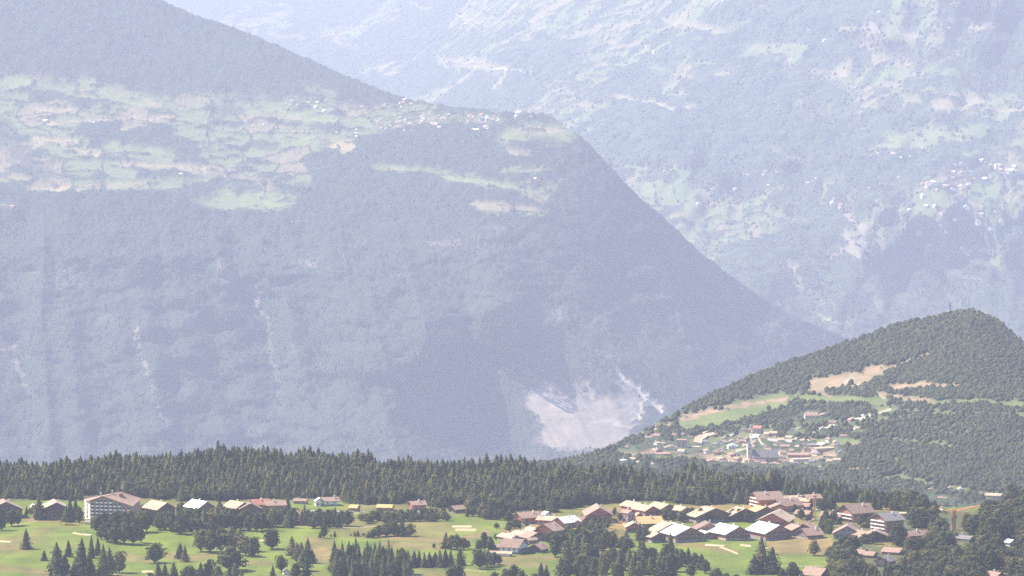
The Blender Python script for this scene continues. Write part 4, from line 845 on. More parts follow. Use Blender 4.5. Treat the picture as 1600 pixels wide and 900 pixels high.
def hotel():
    """long gabled block: white left gable wall, balconied front, hipped brown-pink roof"""
    P, D = solve(174, 817, D1); s = D / FPX
    root = bpy.data.objects.new('hotel', None); COL.objects.link(root); root.location = P
    tag(root, 'large balconied hotel block with a bright white left wall and pinkish roof', 'hotel')
    X = lambda px: (px - 174) * s
    Z = lambda px: (817 - px) * s
    # footprint: front from (142) to (208), left wall goes back from 142 to 133
    a, b = (X(141.5), -3.0), (X(206), -9.0); c, d = (X(217), 16.0), (X(131), 13.0)
    ea, pk, eb = Z(781.5), Z(774), Z(789)
    xp = X(162); tp = (xp - a[0]) / (b[0] - a[0]); yp = a[1] + tp * (b[1] - a[1])
    bp = (X(187), 12.0); 
    V = [(a[0], a[1], -3), (b[0], b[1], -3), (b[0], b[1], eb), (xp, yp, pk), (a[0], a[1], ea), (d[0], d[1], -3), (d[0], d[1], Z(784)), (c[0], c[1], -3), (c[0], c[1], Z(784)), (bp[0], bp[1], Z(771.5))]
    me = bpy.data.meshes.new('wall'); me.from_pydata(V, [], [(0, 1, 2, 3, 4), (5, 0, 4, 6), (1, 7, 8, 2), (7, 5, 6, 9, 8)]); me.materials.append(flat_mat('rosy_render_wall', (.40, .24, .19), (.32, .19, .15), .4)); link('wall', me, root)
    lw = MB(); u = Vector((a[0] - d[0], a[1] - d[1], 0)).normalized(); nn = Vector((-u.y, u.x, 0)); nn = nn if nn.x < 0 else -nn
    A = Vector((a[0], a[1], -3)) + nn * .02; Dd = Vector((d[0], d[1], -3)) + nn * .02
    lw.prism([A, Dd, Dd + Vector((0, 0, Z(784) + 3)), A + Vector((0, 0, ea + 3))], nn * .25); lw.build('white_side_wall', WALL['white'], root)
    rf = MB(); th = Vector((0, 0, .5)); o = Vector
    e = lambda p, z, dx=0, dy=0: o((p[0] + dx, p[1] + dy, z))
    left = [e(a, ea - .3, -1.6, -1.6), o((xp, yp - 1.6, pk + .05)), o((bp[0], bp[1], Z(771))), e(d, Z(784) + .1, -1.6, 1)]
    right = [o((xp, yp - 1.6, pk + .05)), e(b, eb - .2, 1.5, -1.6), e(c, Z(783), 1.5, .8), o((bp[0], bp[1], Z(771)))]
    back = [o((bp[0], bp[1], Z(771))), e(c, Z(783), 1.5, .8), e(d, Z(784) + .1, -1.6, 1)]
    for q in (left, right, back): rf.prism(q, th)
    ro = rf.build('roof', ROOF['pink'], root)
    put_obj('dormer', MB().prism([(-1.8, 0, -1), (1.8, 0, -1), (1.8, 0, 1.2), (0, 0, 2.2), (-1.8, 0, 1.2)], (0, 4, 0)).mesh('dormer', WALL['brown']), ro, (X(189), 2.5, Z(774.5)))
    for px_, z in ((175, 771), (157, 775)): put_obj('chimney', shared('chim', lambda: MB().box(-.5, -.5, -1, .5, .5, 2.2).mesh('chimney', M_CHIM)), ro, (X(px_), 4, Z(z)))
    # balconies: white slabs with parapets in front, dark openings behind
    fr = Vector((b[0] - a[0], b[1] - a[1], 0)); L = fr.length; fr.normalize(); out = Vector((fr.y, -fr.x, 0)); ang = math.atan2(fr.y, fr.x)
    def bal():
        return MB().box(-1.2, -1.6, 0, 1.2, -.02, .25).prism([(-1.2, -1.6, .25), (1.2, -1.6, .25), (1.2, -1.45, 1.25), (-1.2, -1.45, 1.25)], (0, .14, 0)).mesh('balcony', M_BALW)
    bm_ = shared('hbal', bal); wm = window_mesh(2.0, 2.2)
    n = 9; levels = [Z(807) , Z(801.5), Z(796), Z(790.3), Z(784.8)]
    for j, z in enumerate(levels):
        for i in range(n):
            t = (i + .6) / n * L; p = Vector((a[0], a[1], 0)) + fr * t
            ztop = ea + (pk - ea) * (t / (tp * L)) if t < tp * L else pk + (eb - pk) * ((t - tp * L) / (L - tp * L))
            if z + 2.6 > ztop: continue
            w_ = put_obj('window', wm, root, p + out * .08 + Vector((0, 0, z + .2)), ang)
            put_obj('balcony', bm_, root, p + out * .03 + Vector((0, 0, z)), ang)
            put_obj('pier', shared('pier', lambda: MB().box(-.18, -1.2, 0, .18, 0, 2.7).mesh('pier', WALL['pink'])), root, p + out * .02 + fr * (-1.75) + Vector((0, 0, z)), ang)
        # stubs of the side balconies seen at the left edge
        q = Vector((d[0], d[1], 0)) + u * 7; put_obj('side_balcony', shared('sbal', lambda: MB().box(-2.5, -1.6, 0, 2.5, 0, .9).mesh('side_balcony', M_BALW)), root, q + nn * .28 + Vector((0, 0, z)), math.atan2(u.y, u.x))
    MB().box(X(133), -6, -1, X(142), -1, Z(809)).box(X(134), -9, -1, X(142.5), -6.1, Z(812.5)).build('entrance_annex', WALL['cream'], root)
    KEEP.append((133, 772, 150, 817)); KEEP.append((150, 772, 208, 796))
def crane():
    P, D = solve(1490, 829, D1); s = D / FPX; h = 34 * s
    r = bpy.data.objects.new('tower_crane', None); COL.objects.link(r); r.location = P; r.rotation_euler = (0, 0, R(-8)); tag(r, 'orange tower crane with its jib raised to the right over the wood', 'crane')
    m = MB(); a = 1.0
    for sx in (-a, a):
        for sy in (-a, a): m.bar((sx, sy, -1), (sx, sy, h), .42)
    for k in range(int(h / 2)):
        z = k * 2.0
        for sx in (-a, a): m.bar((sx, -a, z), (sx, a, z + 2), .22)
        for sy in (-a, a): m.bar((-a, sy, z), (a, sy, z + 2), .22)
    m.build('mast', M_STEEL, r)
    j = MB(); e = Vector((42 * s, 0, h + 6 * s)); b0 = Vector((0, 0, h - 5 * s))
    for oy, oz in ((-.6, 0), (.6, 0), (0, 1.1)): j.bar(b0 + Vector((0, oy, oz)), e + Vector((0, oy * .3, oz * .3)), .3)
    for k in range(14):
        p = b0.lerp(e, k / 14); q = b0.lerp(e, (k + 1) / 14); j.bar(p + Vector((0, .6, 0)), q + Vector((0, -.3, .8)), .09); j.bar(p + Vector((0, -.6, 0)), q + Vector((0, .3, .8)), .09)
    j.build('jib', M_STEEL, r)
    MB().bar((0, 0, h), (-6, 0, h - 1.5), .35).box(-7.5, -.8, h - 4.2, -5, .8, h - 1.4).build('counterweight', M_STEEL, r)
    MB().box(.4, -1.2, h - 7, 2.6, 1.2, h - 4.6).build('cab', M_STEEL, r)
    KEEP.append((1484, 792, 1496, 826)); KEEP.append((1496, 787, 1530, 798))
    P, D = solve(1273, 813, D1); s = D / FPX; h = 37 * s
    r = bpy.data.objects.new('crane_mast', None); COL.objects.link(r); r.location = P; tag(r, 'tall rusty orange lattice mast standing among the right chalets', 'mast')
    m = MB(); a = .8
    for sx in (-a, a):
        for sy in (-a, a): m.bar((sx, sy, -1), (sx, sy, h), .16)
    for k in range(int(h / 1.7)):
        z = k * 1.7
        for sx in (-a, a): m.bar((sx, -a, z), (sx, a, z + 1.7), .08)
        for sy in (-a, a): m.bar((-a, sy, z), (a, sy, z + 1.7), .08)
    m.build('lattice', M_STEEL, r); MB().box(-1.3, -1.3, h, 1.3, 1.3, h + 1.5).build('head', M_STEEL, r); MB().box(-2, -2, -1, 2, 2, .8).build('footing', WALL['grey'], r)
    KEEP.append((1268, 776, 1278, 810))
def car(x, y, col, label, rz):
    P, D = solve(x, y, D1); r = bpy.data.objects.new('parked_car', None); COL.objects.link(r); r.location = P; r.rotation_euler = (0, 0, R(rz)); tag(r, label, 'car', 'cars parked by the roads')
    def body():
        prof_ = [(-2.1, .35), (2.1, .35), (2.15, .8), (1.2, .95), (-1.9, 1.0), (-2.15, .8)]
        return MB().prism([(p[0], -.85, p[1]) for p in prof_], (0, 1.7, 0)).prism([(-1.5, -.72, 1.0), (.75, -.72, .96), (.25, -.62, 1.45), (-1.2, -.62, 1.45)], (0, 1.4, 0))
    me = shared(('car', col), lambda: body().mesh('body', CARM[col])); put_obj('body', me, r, (0, 0, 0))
    put_obj('side_window', shared('cwin', lambda: MB().prism([(-1.25, -.75, 1.02), (.5, -.75, 1.0), (.15, -.68, 1.38), (-1.05, -.68, 1.38)], (0, 1.5, 0)).mesh('side_window', M_GLASS)), r, (0, 0, 0))
    def wheel():
        b = bmesh.new(); bmesh.ops.create_cone(b, cap_ends=True, segments=12, radius1=.33, radius2=.33, depth=.22); me = bpy.data.meshes.new('wheel'); b.to_mesh(me); b.free(); me.materials.append(M_RUBBER); return me
    for sx in (-1.3, 1.3):
        for sy in (-.85, .85): o = put_obj('wheel', shared('wheel', wheel), r, (sx, sy, .33)); o.rotation_euler = (math.pi / 2, 0, 0)
CARM = {'white': flat_mat('white_car_paint', (.8, .8, .78), (.74, .74, .72), 1, .3, .5), 'red': flat_mat('red_car_paint', (.5, .06, .04), (.42, .05, .03), 1, .3, .5), 'silver': flat_mat('silver_car_paint', (.5, .5, .5), (.42, .42, .42), 1, .3, .5)}
def cars():
    L = [(461, 800, 'white', 'leftmost of the cars parked in a row behind the upper tree row', 0), (490, 800, 'white', 'white car in the row behind the upper tree row, second from the left', 5), (503, 800, 'silver', 'silver car in the row behind the upper tree row', -4), (516, 800.5, 'white', 'white car, third white one from the left behind the upper tree row', 3), (526, 801, 'white', 'rightmost white car of the row behind the upper tree row', 0), (549, 801, 'white', 'white car parked before the left small orange-roofed house', 12), (566, 801.5, 'white', 'white car parked just right of the left orange-roofed house', 0),
         (956, 816.5, 'white', 'white car on the pale street of the village centre', -20), (968, 818.3, 'red', 'red car on the pale street of the village centre', -20), (1278, 798.5, 'white', 'white car parked at the foot of the tall orange mast', 10), (922, 812.6, 'silver', 'silver car on the pale strip below the red barn-like chalet', 0)]
    for a in L: car(*a)
    g = np.random.RandomState(4)
    for k, (x, y) in enumerate([(985, 805), (1003, 803.5), (1022, 804), (1046, 806), (1072, 808.5), (1128, 811.5), (1150, 811), (1172, 811.5), (1232, 806), (1248, 806.5), (1268, 807), (1296, 822), (1312, 812), (1372, 813.5), (1412, 825), (828, 815.5), (872, 814), (948, 806)]):
        car(x + g.uniform(-2, 2), y, ('white', 'silver', 'red', 'white', 'silver')[k % 5], '%s small car on the village lanes, %s from the left of them' % (('white', 'silver', 'red', 'white', 'silver')[k % 5], ordn(sorted([985, 1003, 1022, 1046, 1072, 1128, 1150, 1172, 1232, 1248, 1268, 1296, 1312, 1372, 1412, 828, 872, 948]).index(x) + 1)), g.uniform(-25, 25))
def hill_things():
    B = block
    rows = [
     (970, 979, 722, 4, 'white', 'white', 'small whitish house at the far left foot of the hill village'), (984, 993, 720, 5, 'cream', 'white', 'pale house second at the left foot of the hill village'), (993, 1002, 725, 4, 'cream', 'white', 'pale roof just above the forest at the left foot of the hill village'), (1012, 1026, 728, 4, 'pink', 'pink', 'low pinkish roof touching the forest tops left of the hill village'),
     (972, 982, 702, 5, 'pink', 'pink', 'lone reddish house on the left slope of the hill'), (1023, 1030, 698, 8, 'cream', 'white', 'narrow pale house, left one of a pair above the left quarter'), (1034, 1038, 697, 6, 'cream', 'white', 'narrow pale house, right one of a pair above the left quarter'), (1019, 1033, 708, 7, 'pink', 'pink', 'pink house at the left of the left quarter'),
     (1038, 1058, 704, 8, 'pink', 'cream', 'house with a large light pink roof in the left quarter'), (1016, 1046, 712, 5, 'pink', 'pink', 'long low row of rosy roofs under the left quarter'), (1058, 1072, 700, 13, 'pink', 'pink', 'tall rose-coloured block of the left quarter'), (1060, 1070, 710, 8, 'cream', 'white', 'bright pale house under the tall rose block'), (1083, 1094, 707, 9, 'cream', 'cream', 'square bright cream building below the curved cream hall'),
     (1022, 1030, 673, 3, 'cream', 'white', 'small cream roof on the ochre terrace at the upper left of the hill'), (1128, 1137, 688, 5, 'pink', 'pink', 'pinkish roof right of the curved cream hall'), (1124, 1135, 695, 7, 'cream', 'white', 'white-walled house near the middle of the hill village'), (1137, 1152, 701, 7, 'white', 'white', 'broad bright white house left of the church'), (1124, 1134, 704, 4, 'grey', 'white', 'low grey-white house below the white-walled one'),
     (1150, 1160, 693, 6, 'pink', 'pink', 'pink house behind the broad white house'), (1138, 1153, 713, 5, 'pink', 'pink', 'rosy roof left of the church foot'), (1104, 1122, 724, 6, 'pink', 'pink', 'salmon long roof just above the forest left of the church'), (1126, 1134, 725, 5, 'pink', 'cream', 'small salmon house above the forest left of the church'), (1147, 1157, 721, 7, 'pink', 'pink', 'pinkish house just left of the church foot'),
     (1178, 1191, 677, 12, 'red', 'pink', 'tall red-pink house standing above the church'), (1177, 1187, 682, 3, 'white', 'white', 'low white roof under the tall red-pink house'), (1174, 1184, 686, 4, 'white', 'white', 'bright white low roof behind the church tower'),
     (1239, 1246, 658, 4, 'cream', 'white', 'tiny pale house alone in the trees above the church'), (1257, 1277, 656, 12, 'pink', 'cream', 'large cream apartment house with balconies high on the right of the village'), (1281, 1294, 652, 6, 'pink', 'pink', 'pink-roofed house right of the large cream apartment house'), (1232, 1239, 675, 4, 'grey', 'white', 'tiny grey-roofed house among trees right of the church'),
     (1229, 1239, 686, 5, 'cream', 'white', 'pale house on the road right of the church'), (1219, 1234, 700, 5, 'pink', 'pink', 'pink roof right of the church nave'), (1243, 1249, 700, 4, 'cream', 'white', 'tiny white house right of the pink roof'), (1262, 1280, 698, 5, 'grey', 'grey', 'wide grey roof in the right quarter'), (1279, 1292, 697, 5, 'white', 'cream', 'whitish roof right of the wide grey one'),
     (1270, 1302, 706, 6, 'cream', 'pink', 'long flat cream-roofed hall at the right end of the village'), (1289, 1305, 715, 4, 'cream', 'cream', 'cream row house below the long flat hall'), (1232, 1264, 714, 6, 'pink', 'pink', 'long pink-roofed terrace in the lower right quarter'), (1236, 1266, 721, 4, 'cream', 'white', 'long thin white roof under the pink-roofed terrace'), (1201, 1217, 728, 5, 'pink', 'cream', 'pink roof above the forest right of the church foot'),
     (1223, 1232, 725, 5, 'pink', 'white', 'small pink-roofed house right of the church foot'), (1238, 1248, 728, 6, 'pink', 'cream', 'salmon house above the forest in the lower right quarter'), (1265, 1273, 725, 7, 'grey', 'cream', 'narrow pale house above the forest at the right'), (1279, 1287, 731, 3, 'pink', 'pink', 'tiny low rosy roof above the forest at the right'), (1326, 1336, 660, 7, 'pink', 'grey', 'greyish pink house on the slope far right of the village'), (1346, 1352, 651, 3, 'white', 'white', 'tiny white house highest on the right slope'),
     (1296, 1308, 663, 6, 'brown', 'pink', 'brown-roofed house on the bend of the upper road'), (1206, 1213, 693, 4, 'pink', 'cream', 'tiny pink house beside the church nave'), (1160, 1168, 699, 5, 'cream', 'cream', 'cream house touching the church tower on the left'), (1340, 1347, 604, 4, 'cream', 'pink', 'small house on the ochre clearing high on the hill'),
     (1450, 1460, 767, 4, 'pink', 'white', 'white-fronted house with pinkish roof far behind the crane'), (1480, 1488, 765, 4, 'pink', 'pink', 'small dull pink house far behind the crane'), (1497, 1503, 766, 4, 'white', 'white', 'tiny bright white house far behind the crane'), (1541, 1567, 778, 7, 'cream', 'pink', 'wide pale-roofed house on the meadow at the far right'), (1452, 1484, 781, 4, 'pink', 'pink', 'long salmon roof row behind the crane'), (1487, 1497, 781, 3, 'teal', 'white', 'small roof of bright teal sheet behind the crane'), (1466, 1476, 800, 4, 'cream', 'white', 'small pale house in trees left of the crane mast')]
    for r_ in rows:
        x0, x1, yb, hp, rf, wl, lb = r_; Df = D1 if yb == 800 else D2
        B(x0, x1, yb, hp, min(14, (x1 - x0) * .8 * .85 + 3), rf, wl, lb, Df, flat=lb.startswith(('square', 'long flat', 'long thin', 'tall rose')), win=(x1 - x0) > 12)
    g = np.random.RandomState(88); n = 0
    while n < 56:
        px_ = g.uniform(1112, 1310) if n < 36 else g.uniform(1000, 1340); py_ = g.uniform(690, 728) if n < 36 else g.uniform(672, 722)
        if any(a - 5 < px_ < c + 5 and b - 1 < py_ < d + 4 for a, b, c, d in KEEP): continue
        w_ = g.uniform(6, 12); n += 1
        B(px_ - w_ / 2, px_ + w_ / 2, py_, g.uniform(4, 7), g.uniform(7, 11), ('pink', 'cream', 'pink', 'grey', 'brown', 'cream')[g.randint(6)], ('white', 'cream', 'pink', 'cream')[g.randint(4)], 'small old house packed among others around the church of the hill village' if n <= 36 else 'small house scattered on the outskirts of the hill village', D2, 'small houses round the church' if n <= 36 else 'outlying houses of the hill village')
    # curved cream hall
    P, D = solve(1100, 692, D2); s = D / FPX; m = MB(); rr = MB(); pts = [(1090, 697, 0), (1092, 690, 0), (1100, 685.5, 0), (1110, 683.5, 0), (1119, 682, 0)]
    W3 = [solve(px, py, D2)[0] - P for px, py, _ in pts]
    root = bpy.data.objects.new('long_hall', None); COL.objects.link(root); root.location = P; tag(root, 'curved hall with a bright cream roof bending up the slope of the hill village', 'hall')
    for a, b in zip(W3[:-1], W3[1:]):
        n = (b - a); n.z = 0; n.normalize(); n = Vector((-n.y, n.x, 0)) * 4.5
        m.prism([a - n + Vector((0, 0, -4)), b - n + Vector((0, 0, -4)), b + n + Vector((0, 0, -4)), a + n + Vector((0, 0, -4))], (0, 0, 8)); rr.prism([a - n * 1.2 + Vector((0, 0, 3.2)), b - n * 1.2 + Vector((0, 0, 3.2)), b + n * 1.2 + Vector((0, 0, 5.2)), a + n * 1.2 + Vector((0, 0, 5.2))], (0, 0, .4))
    m.build('wall', WALL['cream'], root); rr.build('roof', ROOF['cream'], root); KEEP.append((1087, 683, 1120, 698))
    # church: tower with belfry and pointed cap, long nave with a dark roof
    P, D = solve(1171, 722, D2); s = D / FPX; H = 25 * s
    root = bpy.data.objects.new('church', None); COL.objects.link(root); root.location = P; root.rotation_euler = (0, 0, R(8)); tag(root, 'tall cream-towered church with a broad dark grey nave roof in the hill village', 'church')
    MB().box(-2.9, -2.9, -6, 2.9, 2.9, H).build('tower', WALL['cream'], root)
    for z in (H - 4, H - 10): put_obj('window', window_mesh(1.5, 2.2), root, (0, -2.95, z))
    MB().prism([(-3.3, -3.3, H + .003), (3.3, -3.3, H + .003), (3.3, 3.3, H + .003), (-3.3, 3.3, H + .003)], (0, 0, .5)).build('cornice', WALL['white'], root)
    me = bpy.data.meshes.new('spire'); me.from_pydata([(-2.8, -2.8, H + .51), (2.8, -2.8, H + .51), (2.8, 2.8, H + .51), (-2.8, 2.8, H + .51), (0, 0, H + 6)], [], [(0, 1, 4), (1, 2, 4), (2, 3, 4), (3, 0, 4), (3, 2, 1, 0)]); me.materials.append(ROOF['grey']); link('spire', me, root)
    x1 = 44 * s; MB().prism([(3, -8, -6), (3, 8, -6), (3, 8, 7), (3, 0, 15), (3, -8, 7)], (x1 - 3, 0, 0)).build('nave_wall', WALL['pink'], root)
    nr = MB()
    for sg in (-1, 1): nr.prism([(2.9, 0, 15.1), (2.9, sg * 9.2, 5.9), (2.9, sg * 9.2, 6.4), (2.9, 0, 15.6)], (x1 - 2, 0, 0))
    nr.build('nave_roof', ROOF['grey'], root)
    for i in range(6): put_obj('nave_window', window_mesh(1.2, 3), root, (7 + i * 5, -8.06, 1.5))
    MB().box(-3.5, -14, -6, 18, -8.2, 4).build('porch', WALL['cream'], root); MB().box(-4, -14.5, 4.003, 18.5, -8.21, 4.5).build('porch_roof', ROOF['pink'], root)
    KEEP.append((1166, 688, 1220, 728))
    # mast on the hilltop
    P, D = solve(1484, 487, D2); s = D / FPX
    root = bpy.data.objects.new('hilltop_mast', None); COL.objects.link(root); root.location = P; tag(root, 'slim dark lattice mast rising from the wooded summit of the right hill', 'mast')
    h = 15 * s; m = MB()
    for sx, sy in ((-1, -1), (1, -1), (1, 1), (-1, 1)): m.bar((sx * 1.3, sy * 1.3, -3), (sx * .4, sy * .4, h), .3)
    for k in range(9):
        z = k * h / 9; q = 1.3 - .9 * k / 9; m.bar((-q, -q, z), (q * .9, q * .9, z + h / 9), .15); m.bar((q, -q, z), (-q * .9, q * .9, z + h / 9), .15)
    m.build('lattice', M_GREYST, root); MB().box(-1.8, -.5, h * .62, 1.8, .5, h * .68).box(-1.3, -.4, h * .8, 1.3, .4, h * .85).build('aerial', M_GREYST, root); MB().box(-2.5, -2.5, -3, 2.5, 2.5, 2).build('plinth', WALL['white'], root)
def far_houses():
    rs = np.random.RandomState(77); tm = []
    for k, (rf, wl) in enumerate((('white', 'white'), ('cream', 'white'), ('pink', 'cream'), ('grey', 'white'), ('cream', 'pink'), ('red', 'cream'))):
        m = bpy.data.meshes.new('far_house'); a, b, wh, rise = 6.5, 5.0, 6.0, 3.0
        V = [(-a, -b, -6), (a, -b, -6), (a, b, -6), (-a, b, -6), (-a, -b, wh), (a, -b, wh), (a, b, wh), (-a, b, wh), (0, -b, wh + rise), (0, b, wh + rise)]
        V += [(-a - 1, -b - 1, wh - .4), (0, -b - 1, wh + rise + .2), (0, b + 1, wh + rise + .2), (-a - 1, b + 1, wh - .4), (a + 1, -b - 1, wh - .4), (a + 1, b + 1, wh - .4)]
        m.from_pydata(V, [], [(0, 1, 5, 8, 4), (1, 2, 6, 5), (2, 3, 7, 9, 6), (3, 0, 4, 7), (10, 11, 12, 13), (11, 14, 15, 12)]); m.materials.append(WALL[wl]); m.materials.append(ROOF[rf])
        m.polygons[4].material_index = 1; m.polygons[5].material_index = 1; tm.append(m)
    def dot(x, y, Df, label, group, sc, lab_unique=None):
        sc = sc * 1.25; P, D = solve(x, y, Df); o = bpy.data.objects.new('shelf_chalet' if Df is D3 else 'far_house', tm[rs.randint(6)]); COL.objects.link(o); o.location = P; o.rotation_euler = (0, 0, rs.uniform(0, 3.1)); o.scale = (sc * rs.uniform(.8, 1.3), sc, sc * rs.uniform(.8, 1.2)); tag(o, lab_unique or label, 'house', None if lab_unique else group)
    for (cx, cy_, rx, ry, n) in [(700, 190, 85, 10, 34), (755, 197, 45, 10, 22), (640, 196, 60, 12, 20), (560, 208, 60, 8, 14), (520, 168, 60, 9, 10), (440, 165, 45, 8, 7), (800, 185, 30, 5, 8), (620, 165, 40, 6, 8), (430, 205, 50, 10, 5)]:
        for _ in range(int(n * 1.5)):
            a = rs.uniform(0, 6.28); q = math.sqrt(rs.uniform()); x, y = cx + rx * q * math.cos(a), cy_ + ry * q * math.sin(a)
            if y < np.interp(x, *RIDGE3) + 4: continue
            dot(x, y, D3, 'tiny pale house of the village on the edge of the big mountain shelf', 'houses of the mountain shelf village', rs.uniform(.55, 1.0))
    for x, y, sc, lb in [(72, 191, 1.1, 'tiny white house at the far left end of the mountain shelf'), (283, 275, 1.1, 'tiny white house alone among the lower shelf fields'), (635, 160, 1.3, 'brightest tiny house on the slope above the shelf village'), (147, 191, 1, 'tiny pale house above the long tan field of the shelf'), (812, 181, 1.5, 'long whitish building on the skyline of the mountain shelf'), (524, 211, 1.2, 'whitish house just above the reddish field of the shelf'), (836, 283, 1.1, 'small whitish house on the lower right meadow of the shelf'), (20, 325, 1, 'tiny pale house at the left edge under the shelf')]:
        dot(x, y, D3, None, None, sc, lb)
    for (cx, cy_, rx, ry, n, g) in [(1530, 268, 62, 16, 46, 0), (1480, 292, 42, 10, 22, 0), (1350, 300, 110, 26, 30, 1), (1200, 285, 60, 18, 12, 1), (722, 104, 34, 8, 20, 2), (1535, 394, 55, 6, 12, 3), (1480, 345, 100, 22, 16, 3), (1390, 242, 50, 10, 14, 0), (1110, 300, 80, 30, 8, 1), (740, 38, 20, 10, 5, 2), (1000, 60, 90, 30, 8, 4), (1350, 90, 220, 70, 12, 4), (890, 140, 40, 10, 5, 4)]:
        L = ['tiny bright house of the dense far village at the right edge', 'tiny house scattered on the far cultivated slope right of the big mountain', 'tiny pale house of the hamlet in the hazy far valley at top centre', 'tiny house on the lower far slope above the wooded hill', 'tiny lone house high on the far hazy mountainside'][g]
        G = ['houses of the far village at the right edge', 'houses on the far cultivated slope', 'houses of the hazy far hamlet', 'houses on the lower far slope', 'lone houses high on the far mountainside'][g]
        for _ in range(n):
            a = rs.uniform(0, 6.28); q = math.sqrt(rs.uniform()); dot(cx + rx * q * math.cos(a), cy_ + ry * q * math.sin(a), D4, L, G, rs.uniform(.7, 1.3))
# ------------------------------------------------------------------ planting
def plant_far():
    # hill
    x, y, g = px_grid(720, 1880, 478, 850, 3.5, 2.1, 301)
    cr2 = np.interp(x, [700, 860, 900, 960, 1040, 1100, 1200, 1300, 1400, 1470, 1520, 1550, 1575, 1600, 1700, 1900], [734, 722, 719, 698, 655, 622, 578, 545, 510, 494, 487, 497, 516, 540, 610, 735])
    k = y > cr2 + .5; x, y = x[k], y[k]
    D = D2(x[None], y[None])[0]; P = np.stack(pt(x, y, D), -1); C = cover2(x[None], y[None], P[None, :, 0], P[None, :, 1], P[None, :, 2])
    f = 1 - sum(C[q][0] for q in 'gtrs')
    for (ex, ey, rx, ry) in [(1180, 705, 130, 20), (1040, 706, 75, 14), (1270, 652, 26, 9), (1440, 778, 50, 4)]:
        f = f - .8 * ss(1.15, .75, np.hypot((x - ex) / rx, (y - ey) / ry))
    k = f > .35 + .55 * g.uniform(size=len(x)); k &= ~np.array([blocked(a, b, 9, 6) for a, b in zip(x, y)])
    x, y, P = x[k], y[k], P[k]
    up = ss(640, 560, y)
    H = g.uniform(4.0, 7.5, len(x)) * (.8 + .55 * fbm(x / 14, y / 8, 304, 3)) * (1 + .1 * up); W = H * g.uniform(.85, 1.25, len(x))
    merged_wood('hill_forest', P, H, W, 'mixed woodland covering the hill and the slopes round the village', M_HILLWOOD, 302, .75)
    # big mountain
    x, y, g = px_grid(-500, 1480, -80, 770, 4.3, 3.6, 311)
    r = np.interp(x, *RIDGE3); k = y > r + .3; x, y = x[k], y[k]
    D = D3(x[None], y[None])[0]; P = np.stack(pt(x, y, D), -1); C = cover3(x[None], y[None], P[None, :, 0], P[None, :, 1], P[None, :, 2])
    f = 1 - sum(C[q][0] for q in 'gtrs'); k = f > .25 + .6 * g.uniform(size=len(x)); x, y, P = x[k], y[k], P[k]
    H = g.uniform(7, 15, len(x)) * np.where((y < 335) & (f[k] < .9), .6, 1); merged_wood('mountain_forest', P, H, H * g.uniform(.45, .8, len(x)), 'hazy forest covering the big mountain across the valley', M_FARWOOD, 312, .3)
    # trees along its skyline
    # far mountain
    x, y, g = px_grid(100, 1880, -80, 560, 4.6, 3.8, 321)
    D = D4(x[None], y[None])[0]; P = np.stack(pt(x, y, D), -1); C = cover4(x[None], y[None], P[None, :, 0], P[None, :, 1], P[None, :, 2])
    f = 1 - sum(C[q][0] for q in 'gtrs'); cl = fbm(x / 14, y / 7, 323, 3)
    k = (f > .25 + .6 * g.uniform(size=len(x))) & (y < np.interp(x, RIDGE3[0], RIDGE3[1]) + 30) & (cl > .30); x, y, P = x[k], y[k], P[k]
    H = g.uniform(8, 20, len(x)); merged_wood('far_forest', P, H, H * g.uniform(.6, 1.0, len(x)), 'pale blue woods scattered over the farthest mountainside', M_FARWOOD, 322, .5)
def plant_belt():
    px, py, P, H, W, u = belt_points()
    hp = H / P[:, 1] * FPX; wp = W / P[:, 1] * FPX
    k = ~np.array([blocked(a, b, c, d) for a, b, c, d in zip(px, py, hp, wp)]); px, py, P, H, W, u = px[k], py[k], P[k], H[k], W[k], u[k]
    q = u + 1.3 * (fbm(P[:, 0] / 45, P[:, 1] / 60, 64, 3) - .5)
    kind = np.where(q < .56, 0, np.where(q < .82, 2, 1)); kind = np.where((kind == 1) & (py < np.interp(px, *CREST) + 6), 2, kind)
    order = np.argsort(P[:, 1] - 8 * (H - 15)); inside = (px > -10) & (px < 1610)
    sel = []; quota = {0: max(0, 300 - NT['spruce']), 1: 60, 2: 100}
    for i in order:
        if inside[i] and quota[int(kind[i])] > 0: quota[int(kind[i])] -= 1; sel.append(i)
    temp = [{}, {}, {}]
    for i in sel:
        kd = ('spruce', 'leafy', 'larch')[kind[i]]
        zone = 'behind the hotel' if px[i] < 280 else 'behind the left row of houses' if px[i] < 560 else 'left of the chalet village' if px[i] < 800 else 'behind the red barn-like chalet' if px[i] < 1000 else 'behind the chalet village' if px[i] < 1180 else 'behind the orange chalet'
        lab = {'spruce': 'dark spruce at the forest front ', 'leafy': 'rounder leafy tree at the forest front ', 'larch': 'lighter green larch at the forest front '}[kd] + zone
        grp = {'spruce': 'spruces at the forest front ', 'leafy': 'leafy trees at the forest front ', 'larch': 'larches at the forest front '}[kd] + zone
        o = tree(kd, Vector(P[i]), H[i], W[i] * (1.7 if kd == 'leafy' else 1), lab, grp)
        c = [k_ for k_ in o.children if k_.name.startswith('crown')][0]; temp[kind[i]].setdefault(c.data.name, c)
    rest = np.setdiff1d(np.arange(len(px)), sel); g = np.random.RandomState(9); kr = kind[rest]
    wf = np.choose(kr, [1 / .38, 1.6 / .74, 1 / .42]); hf = np.choose(kr, [1, .85, 1])
    gn_stuff('forest_belt', P[rest], np.stack([W[rest] * wf, W[rest] * wf, H[rest] * hf], -1), g.uniform(0, 6.28, len(rest)), g.randint(0, 60, len(rest)), [list(t.values()) for t in temp], 'dense dark conifer forest stretching behind the golf course', kr)
